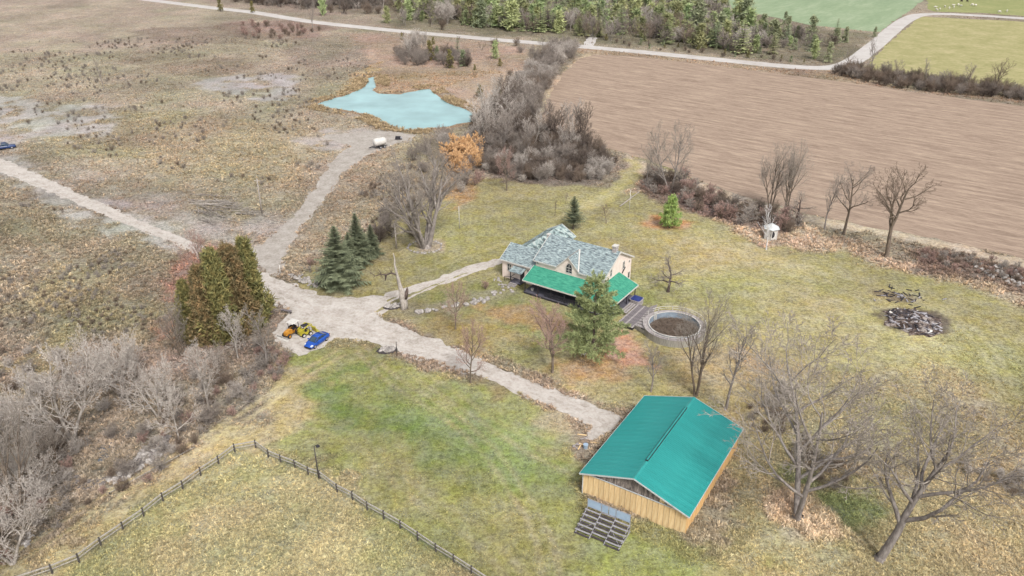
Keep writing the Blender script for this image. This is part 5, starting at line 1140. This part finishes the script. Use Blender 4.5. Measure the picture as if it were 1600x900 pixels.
def tractor():
    o = empty('compact_tractor', G(456,523), math.radians(-120)); tag(o, 'orange-yellow compact tractor with white canopy, left of the two machines', 'tractor')
    MB().loft([[(x,-w_,z0),(x,w_,z0),(x,w_*.85,z1),(x,-w_*.85,z1)] for x,w_,z0,z1 in [(0,.42,.55,1.1),(.3,.42,.5,1.2),(1.2,.38,.5,1.15),(1.45,.3,.55,1.0)]]).build('hood', M['orange'], o)
    MB().box(-1.1,0,-.45,.45,.5,.75).box(-1.2,-.3,-.95,-.5,.95,1.05).box(-1.2,-.3,.5,.95,.95,1.05).box(-1.2,-1.1,-.9,.9,.6,1.05).build('chassis', M['orange'], o)
    s = MB().box(-.9,-.35,-.28,.28,.8,.95).box(-.98,-.85,-.28,.28,.9,1.45).build('seat', M['dark'], o)
    c = MB(); 
    for x, y in ((-1.1,-.6),(-1.1,.6),(.05,-.5),(.05,.5)): c.bar((x,y,.8),(x,y,2.2),.07,.07)
    c.build('canopy_frame', M['dark'], o); MB().loft([[(-1.3,-.75,2.2),(.25,-.7,2.2),(.25,.7,2.2),(-1.3,.75,2.2)],[(-1.2,-.65,2.32),(.15,-.6,2.3),(.15,.6,2.3),(-1.2,.65,2.32)]]).build('canopy', M['white'], o)
    for sg in (-1,1): wheel(.62,.35,o,(-.75,sg*.75,.62),rimc='orange'); wheel(.38,.24,o,(1.05,sg*.6,.38),rimc='orange')
    bl = MB(); n = 9
    bl.loft([[(2.1-.25*math.sin(k/n*math.pi), y, .12+.62*k/n), (2.16-.25*math.sin(k/n*math.pi), y, .12+.62*k/n)] and [(2.1-.22*math.sin(j/7*math.pi), y, .08+.7*j/7) for j in range(8)]+[(2.16-.22*math.sin(j/7*math.pi), y, .08+.7*j/7) for j in range(7,-1,-1)] for k, y in enumerate((-1.25,1.25))])
    bl.build('blade', M['white'], o); MB().bar((1.3,-.3,.45),(1.95,-.3,.4),.1,.12).bar((1.3,.3,.45),(1.95,.3,.4),.1,.12).build('blade_arm', M['dark'], o)
tractor()
def loader():
    o = empty('skid_loader', G(478,523), math.radians(42)); o.scale = (.86,.86,.86); tag(o, 'yellow wheel loader with raised arms between tractor and blue car', 'loader')
    MB().loft([[(x,-.55,z0),(x,.55,z0),(x,.5,z1),(x,-.5,z1)] for x,z0,z1 in [(-1.35,.5,1.1),(-1.1,.35,1.35),(-.4,.35,1.4),(-.35,.35,.8),(.9,.35,.75),(1.0,.5,.7)]]).build('body', M['yellow'], o)
    MB().box(-.35,.25,-.3,.3,.8,.95).box(-.42,-.3,-.3,.3,.9,1.45).build('seat', M['dark'], o)
    c = MB()
    for x, y in ((-.5,-.48),(-.5,.48),(.6,-.48),(.6,.48)): c.bar((x,y,.8),(x,y,2.05),.08,.08)
    c.box(-.6,.7,-.55,.55,2.05,2.12); c.build('cage', M['dark'], o)
    for sg in (-1,1):
        MB().bar((-1.2,sg*.66,1.35),(.4,sg*.66,2.2),.1,.2).bar((.4,sg*.66,2.2),(1.75,sg*.66,1.3),.101,.2).bar((1.75,sg*.66,1.35),(1.8,sg*.66,.8),.1,.16).build('lift_arm', M['yellow'], o)
        for x in (-.75,.6): wheel(.42,.3,o,(x,sg*.76,.42),rimc='white')
    MB().loft([[(1.75,y,.2),(2.5,y,.12),(2.5,y,.2),(1.85,y,.28),(1.85,y,.95),(1.75,y,.95)] for y in (-.9,.9)]).build('bucket', M['yellow'], o)
loader()
def tank():
    a = G(594,231); o = empty('tank_trailer', a, math.radians(215)); tag(o, 'white tank on a small trailer at the pond end of the track', 'trailer')
    n = 18; prof = [(-1.9,.35),(-1.8,.75),(-1.55,.98),(-1.2,1.08),(1.2,1.08),(1.55,.98),(1.8,.75),(1.9,.35)]
    MB().loft([[(x, r*math.cos(TAU*i/n), 1.75+r*math.sin(TAU*i/n)) for i in range(n)] for x, r in prof]).build('tank', M['white'], o, True)
    MB().cyl((0,0,2.8),(0,0,3.0),.3).build('hatch', M['white'], o)
    MB().bar((-2,-.6,.62),(2,-.6,.62),.12,.14).bar((-2,.6,.62),(2,.6,.62),.12,.14).bar((2,-.6,.62),(3.4,0,.55),.11,.12).bar((2,.6,.62),(3.4,0,.55),.111,.12).bar((-1.2,-1,.45),(-1.2,1,.45),.1,.1).bar((.3,-1,.45),(.3,1,.45),.1,.1).build('chassis', M['dark'], o)
    for x in (-.9,.3):
        for sg in (-1,1): wheel(.42,.25,o,(x,sg*1.0,.42))
tank()
def small_box(): 
    o = empty('water_pump', G(622,218)); tag(o, 'small dark engine pump on the ground right of the white tank', 'pump')
    MB().box(-.7,.7,-.45,.45,.25,.9).build('engine', M['dark'], o); MB().cyl((.75,0,.5),(1.2,0,.5),.28).build('pump_head', M['steel'], o); MB().bar((-.9,-.45,.2),(1.2,-.45,.2),.1,.1).bar((-.9,.45,.2),(1.2,.45,.2),.1,.1).build('skid', M['dark'], o)
small_box()
# ------------------------------------------------------------------ fence, poles, small things
M['post'] = mat('fence_post_wood', (104,98,94), (72,68,66), 5, .95, .01); M['rail'] = mat('fence_rail', (206,200,192), (164,158,150), 4, .85); M['wire'] = mat('fence_wire', (150,172,158), (130,150,138), 4, .6)
def fence():
    PX = [(28,914),(82,896),(124,879),(158,853),(193,829),(225,807),(255,783),(286,764),(314,743),(342,725),(367,706),(400,700),(420,715),(439,723),(461,731),(482,742),(500,748),(527,769),(551,781),(574,797),(600,811),(626,826),(653,844),(681,863),(709,880),(737,898),(767,918)]
    P = [G(*p) for p in PX]; o = empty('paddock_fence', P[11]); tag(o, 'post and rail paddock fence running along the grass path and lawn', 'fence'); c = P[11]
    pm = MB().cyl((0,0,-.2),(0,0,1.3),.11,.1,7).mesh('fence_post', M['post'])
    for p in P: link('fence_post', pm, o, p-c)
    for a, b in zip(P[:-1], P[1:]):
        off = Vector((0,0,1.12)); m = MB().bar(a-c+off, b-c+off, .1, .14); m.build('fence_rail', M['rail'], o)
        off = Vector((0,0,.62)); MB().bar(a-c+off, b-c+off, .06, .1).build('fence_rail', M['rail'], o)
    w_ = []
    for a, b in zip(P[:-1], P[1:]):
        for z in (.2,.4,.85): w_.append((tuple(a-c+Vector((0,0,z))), tuple(b-c+Vector((0,0,z))), .009, .009))
        L = (b-a).length; k = int(L/.35)
        for i in range(k): q = a.lerp(b, i/k)-c; w_.append(((q.x,q.y,.1),(q.x,q.y,1.1),.006,.006))
    v, f = tubes(w_, 3); tag(link('wire_mesh', npmesh('wire_mesh', v, f, 4, [M['wire']]), o), kind='stuff')
fence()
def pole(name, bx, by, ty, label, r=.14, mk='bark_pale', cross=0, lamp=False, cat='pole'):
    b = G(bx, by); h = height_to(b, ty); o = empty(name, b); tag(o, label, cat)
    MB().cyl((0,0,-.2),(0,0,h),r,r*.75,8).build('shaft', M[mk], o, True)
    if cross: MB().bar((-cross,0,h-.5),(cross,0,h-.5),.12,.14).build('crossbar', M[mk], o)
    if lamp: MB().bar((0,0,h),(.45,0,h+.15),.06,.06).cyl((.45,0,h+.2),(.45,0,h-.05),.12,.26,10).build('lamp_head', M['dark'], o); 
    return o
pole('utility_pole', 619.5, 388, 349, 'grey wooden utility pole right of the spruce clump', .17)
pole('utility_pole', 410, 336, 279, 'pale utility pole beside the felled branches on the left', .17, cross=.7)
pole('yard_light', 498, 748, 697, 'tall wooden yard light post at the bend of the fence', .09, 'post', lamp=True, cat='lamp post')
pole('marker_post', 438.5, 428, 414, 'short white post left of the stone heap by the lane', .1, 'white', cat='post')
pole('marker_post', 983, 332, 297, 'thin pale post on the lawn near the grass track', .06, 'white', cat='post')
pole('marker_post', 718, 357, 322, 'thin pale bare post under the massive lawn tree', .08, 'white', cat='post')
pole('marker_post', 620.5, 555, 534, 'dark post standing beside the flat stone mound', .07, 'post', cat='post')
pole('marker_post', 994, 60+18, 70, 'small post at the farm gateway by the far road', .07, 'white', cat='post') if False else None
def chair():
    o = empty('lawn_chair', G(912,556), 2.6); tag(o, 'white plastic lawn chair under the tall green pine', 'chair'); m = M['white']
    MB().box(-.3,.3,-.3,.3,.4,.46).build('seat', m, o); MB().prism([(-.3,.28,.44),(.3,.28,.44),(.26,.48,1.05),(-.26,.48,1.05)], (0,.05,0)).build('backrest', m, o)
    for x in (-.27,.27):
        MB().bar((x,-.28,.66),(x,.34,.7),.07,.04).build('armrest', m, o)
        for y in (-.27,.27): MB().bar((x,y,0),(x,y,.66 if y < 0 else .42),.05,.05).build('leg', m, o)
chair()
def bench():
    o = empty('wooden_bench', G(448,489), -.3); tag(o, 'small dark wooden bench below the stone heap beside the lane', 'bench')
    MB().box(-1,1,-.22,.22,.48,.55).build('seat', M['board_dk'], o)
    for x in (-.8,.8): MB().box(x-.05,x+.05,-.2,.2,0,.48).build('leg', M['post'], o)
bench()
def pot():
    o = empty('planter', at_house(-12.7,-2.5,.5)); tag(o, 'small pale planter pot on the dark porch deck', 'planter')
    MB().cyl((0,0,0),(0,0,.42),.2,.32,12).build('pot', M['white'], o); 
pot()
# ------------------------------------------------------------------ stones
M['stone'] = mat('field_stone', (206,200,194), (140,132,128), 2.5, .95, .02, rnd=.18, detail=6); M['stone_dk'] = mat('dark_field_stone', (150,142,138), (96,90,88), 2.5, .95, .02, rnd=.2)
def rock_mesh(seed, m, flat=.65):
    import bmesh
    bm = bmesh.new(); bmesh.ops.create_icosphere(bm, subdivisions=2, radius=.5); r = random.Random(seed); ph = [r.random()*9 for _ in range(6)]
    for v in bm.verts:
        c = v.co; n = 1+.16*math.sin(c.x*7+ph[0])+.16*math.sin(c.y*6+ph[1])+.12*math.sin(c.z*8+ph[2])+.08*math.sin((c.x+c.y)*11+ph[3]); v.co = c*n; v.co.z *= flat
    me = bpy.data.meshes.new('stone'); bm.to_mesh(me); bm.free(); me.materials.append(m); return me
ROCKS = [rock_mesh(i, M['stone'], .6+.1*(i % 3)) for i in range(5)]; ROCKD = [rock_mesh(i+9, M['stone_dk']) for i in range(3)]
def stones(P, n, s0, s1, label, group, kinds=None, heap=0, name='stone'):
    for x, y in scatter_in(P, n, s0*.7):
        s = R.uniform(s0, s1)**1; o = link(name, R.choice(kinds or ROCKS)); o.location = (x, y, s*.18+heap*R.random()); o.scale = (s*R.uniform(.8,1.3), s*R.uniform(.8,1.2), s*R.uniform(.7,1.1)); o.rotation_euler = (R.uniform(-.4,.4), R.uniform(-.4,.4), R.random()*TAU)
        tag(o, label, 'stone', group)
def along(pts, n, s0, s1, label, group, jit=.3, kinds=None):
    W_ = [G(*p) for p in pts]
    for i in range(n):
        t = (i+R.uniform(-.2,.2))/max(1,n-1)*(len(W_)-1); t = min(max(t,0),len(W_)-1.001); k = int(t); p = W_[k].lerp(W_[k+1], t-k)
        s = R.uniform(s0,s1); o = link('stone', R.choice(kinds or ROCKS)); o.location = (p.x+R.gauss(0,jit), p.y+R.gauss(0,jit), s*.15); o.scale = (s,s*R.uniform(.7,1.1),s*.8); o.rotation_euler = (0,R.uniform(-.3,.3),R.random()*TAU); tag(o, label, 'stone', group)
stones([(423,464),(446,466),(455,478),(446,484),(424,478)], 22, .7, 1.5, 'pale boulder heaped under the cedars beside the lane', 'boulders heaped under the cedars', heap=.4)
stones([(452,432),(470,428),(486,440),(500,444),(496,452),(468,446)], 26, .5, 1.1, 'pale stone in the row beside the lane before the spruces', 'stones in the row before the spruces', heap=.2)
along([(646,492),(664,486),(690,484),(712,478),(740,472),(762,466),(778,460)], 26, .6, 1.3, 'flat pale stone edging the bed in front of the house', 'stones edging the bed before the house', .5)
along([(774,434),(782,440),(792,448),(802,456)], 14, .4, .9, 'small pale stone at the corner of the side porch', 'stones by the side porch', .6)
W_ = G(664,386); 
for i in range(26):
    a = TAU*i/26; s = R.uniform(.4,.8); o = link('stone', R.choice(ROCKS)); o.location = (W_.x+3.4*math.cos(a)+R.gauss(0,.1), W_.y+3.0*math.sin(a), .1); o.scale = (s,s,s*.8); o.rotation_euler = (0,0,R.random()*6); tag(o, 'pale stone in the ring around the massive lawn tree', 'stone', 'stones ringing the lawn tree')
stones([(175,724),(200,712),(232,698),(256,686),(272,690),(250,712),(215,736),(190,756),(172,752)], 110, .35, 1.15, 'pale field stone beside the stream at lower left', 'field stones beside the stream', ROCKS+ROCKD[:2])
stones([(120,740),(175,724),(172,752),(140,770),(110,760)], 26, .3, .8, 'small brownish stone on the stream bank', 'small stones on the stream bank', ROCKD)
stones([(32,838),(52,828),(56,846),(42,856),(30,850)], 16, .3, .8, 'pale stone in the small patch at the lower left edge', 'stones in the small lower left patch')
stones([(1522,414),(1560,412),(1600,430),(1600,452),(1560,440),(1528,426)], 44, .5, 1.1, 'pale stone in the heap beyond the right lawn edge', 'stones heaped at the right edge')
def mound(px, py, w_, label, seed):
    c = G(px, py); o = empty('stone_mound', c, .2); tag(o, label, 'stone mound'); r = random.Random(seed)
    n = 18; MB().loft([[(w_*q*math.cos(TAU*i/n)*(1+.06*math.sin(i*3)), w_*.62*q*math.sin(TAU*i/n), z) for i in range(n)] for q, z in ((1,-.1),(1.02,.16),(.95,.2),(.9,.12))]).build('metal_rim', M['rust_shade'], o)
    for i in range(26):
        a = r.random()*TAU; q = w_*.78*math.sqrt(r.random()); s = r.uniform(.4,.85); k = link('stone', r.choice(ROCKS), o, (q*math.cos(a), .6*q*math.sin(a), .2+.12*r.random())); k.scale = (s,s,s*.7); k.rotation_euler = (0,0,a*3)
mound(605, 548, 1.6, 'oval mound of grey stones at the lower edge of the driveway', 1)
mound(613, 480, 1.5, 'oval mound of pale stones at the foot of the dead tree', 2)
# felled branches
def brush_pile():
    c = G(335, 325); o = empty('brush_pile', c); tag(o, 'long heap of felled grey branches left of the utility pole', 'brush pile'); r = random.Random(3)
    ms = []
    for k in range(5):
        s = []; p = Vector((0,0,0)); d = Vector((1,0,.03)); L = 9
        for i in range(7): q = p+d*(L/7); s.append((tuple(p), tuple(q), .11-.013*i, .1-.013*i)); p = q; d = (d+Vector((0,r.gauss(0,.12)+.03*(k-2),r.gauss(-.01,.03)))).normalized()
        for i in range(22):
            b = s[r.randint(2,6)][0]; e = Vector(b)+Vector((r.uniform(.6,1.8), r.gauss(0,.7), r.uniform(.0,.5))); s.append((b, tuple(e), .03, .012))
        v, f = tubes(s, 4); ms.append(npmesh('felled_branch', v, f, 4, [M[('bark_pale','bark_grey')[k % 2]]]))
    for i in range(46):
        t = r.random(); p = G(290+80*t+r.gauss(0,4), 310+22*t+r.gauss(0,5)) if i < 32 else G(r.uniform(300,345), r.uniform(325,345))
        b = link('felled_branch', r.choice(ms), o, (p.x-c.x, p.y-c.y, r.uniform(.08,.7))); b.rotation_euler = (0, 0, r.gauss(-.35 if i < 32 else -.8,.22)); b.scale = [r.uniform(.6,1.1)]*3
    c = G(245, 312); o = empty('brush_pile', c); tag(o, 'smaller tangled heap of cut branches left of the long one', 'brush pile')
    for i in range(26):
        p = G(r.uniform(228,268), r.uniform(306,318)); b = link('felled_branch', r.choice(ms), o, (p.x-c.x, p.y-c.y, r.uniform(.05,.5))); b.rotation_euler = (0, r.uniform(-.2,.1), r.random()*TAU); b.scale = [r.uniform(.25,.5)]*3
brush_pile()
def burn_pile():
    c = G(1427, 503); o = empty('ash_heap', c); tag(o, 'burnt ash heap of grey and black debris on the right lawn', 'ash heap'); r = random.Random(6)
    M['ash'] = mat('ash', (168,158,152), (62,50,46), 1.0, 1, .15, c3=(104,88,80), detail=8, lohi=(.4,.6))
    n = 30; rg = []
    for q, z in ((1,-.05),(.85,.12),(.62,.35),(.4,.55),(.2,.7)): rg.append([((4.6*q*(1+.15*math.sin(i*1.3)+.1*math.sin(i*2.9)))*math.cos(TAU*i/n), (5.0*q*(1+.12*math.sin(i*1.7)))*math.sin(TAU*i/n), z+.12*math.sin(i*5+q*9)) for i in range(n)])
    MB().loft(rg).build('ash_bed', M['ash'], o)
    pl = [MB().box(-.9,.9,-.09,.09,-.04,.04).mesh('charred_board', M[k]) for k in ('rust_shade','bench','dark','white')]
    for i in range(150):
        a = r.random()*TAU; q = math.sqrt(r.random()); x, y = 4.2*q*math.cos(a), 4.4*q*math.sin(a); b = link('charred_board', r.choice(pl[:3] if i % 6 else pl), o, (x, y, .75*(1-q)+.12)); b.rotation_euler = (r.uniform(-.5,.5), r.uniform(-.35,.35), r.random()*TAU); b.scale = (r.uniform(.3,1),r.uniform(.6,2),1)
    c = G(1402, 462); o = empty('debris_heap', c); tag(o, 'small flat patch of brown debris behind the ash heap', 'debris heap')
    for i in range(50):
        x, y = r.gauss(0,2.2), r.gauss(0,1.6); b = link('charred_board', pl[r.choice((0,2,0,1))], o, (x,y,.05+.1*r.random())); b.rotation_euler = (0,r.uniform(-.2,.2),r.random()*TAU); b.scale = (r.uniform(.3,.8),1,1)
burn_pile()
# things by the barn end of the driveway
def barnside():
    r = random.Random(8); c = G(915,700); o = empty('scrap_heap', c); tag(o, 'little scrap heap with blue-grey bucket beside the barn wall', 'scrap heap')
    MB().cyl((0,0,0),(0,0,.6),.28,.34,12).build('bucket', M['pblue'], o)
    for i in range(9): b = MB().box(-.6,.6,-.08,.08,-.03,.03).build('offcut', M['ply' if i % 2 else 'board_grey'], o); b.location = (r.gauss(-.3,.7), r.gauss(.4,.6), .08+.1*r.random()); b.rotation_euler = (0,r.uniform(-.2,.2),r.random()*TAU)
    o = empty('fallen_log', G(985,312), 1.0); tag(o, 'long pale fallen log beside the grass track', 'log')
    for nm, mb in (('stem', MB().cyl((-5.5,0,.2),(5.5,.3,.16),.16,.1,7)), ('branch_stub', MB().cyl((1,0.1,.2),(1.7,.9,.7),.07,.03,5))): mb.build(nm, M['bark_pale'], o)
    a, b = G(172,774), G(305,702); o = empty('boundary_rail', (a+b)/2); c = (a+b)/2; tag(o, 'long thin pale rail low along the far side of the grass path', 'rail')
    for k in range(5):
        p, q = a.lerp(b, k/5)-c, a.lerp(b, (k+1)/5)-c; MB().bar((p.x,p.y,.4),(q.x,q.y,.4),.05,.07).build('rail_length', M['rail'], o); MB().bar((p.x,p.y,0),(p.x,p.y,.5),.07,.07).build('stake', M['post'], o)
barnside()
# sheep
M['wool'] = mat('sheep_wool', (244,240,230), (214,206,194), 6, .95, .03); M['wool_dk'] = mat('dark_wool', (96,88,84), (66,60,58), 6, .95)
def sheep_mesh(m, graze):
    g = MB(); n = 10
    P = [(-.62,0,.62,.1,.1),(-.55,0,.66,.24,.26),(-.3,0,.68,.3,.33),(.1,0,.68,.3,.34),(.4,0,.7,.26,.3),(.55,0,.78,.16,.2),(.68,0,.86 if not graze else .55,.11,.13),(.82,0,.9 if not graze else .3,.1,.11),(1.0,0,.84 if not graze else .15,.06,.06)]
    g.loft([[(x+.02*math.cos(i), ry*math.cos(TAU*i/n), z+rz*math.sin(TAU*i/n)) for i in range(n)] for x,_,z,ry,rz in P])
    for x in (-.42,.34):
        for y in (-.15,.15): g.cyl((x,y,.55),(x+(.04 if x < 0 else 0),y,.28),.07,.045,6).cyl((x+(.04 if x < 0 else 0),y,.28),(x,y,0),.045,.035,6)
    for sg in (-1,1): g.cyl((.74,sg*.08,.93 if not graze else .5),(.7,sg*.2,.9 if not graze else .5),.04,.01,5)
    return g.mesh('sheep', m, True)
SH = [sheep_mesh(M['wool'], False), sheep_mesh(M['wool'], True), sheep_mesh(M['wool_dk'], True)]
for i, (x, y) in enumerate([(1461,13),(1468,16),(1476,12),(1483,14),(1490,13),(1497,9),(1501,11),(1519,9),(1524,10),(1561,20),(1573,19),(1463,17),(1489,10),(1502,3),(1511,3)]):
    o = link('sheep', SH[2] if i >= 13 else SH[i % 2]); o.location = G(x, y); o.rotation_euler = (0,0,R.random()*TAU); o.scale = [1.25]*3
    tag(o, 'dark sheep at the top edge of the green pasture' if i >= 13 else 'white sheep grazing in the far green pasture', 'sheep', 'dark sheep in the far pasture' if i >= 13 else 'white sheep in the far pasture')
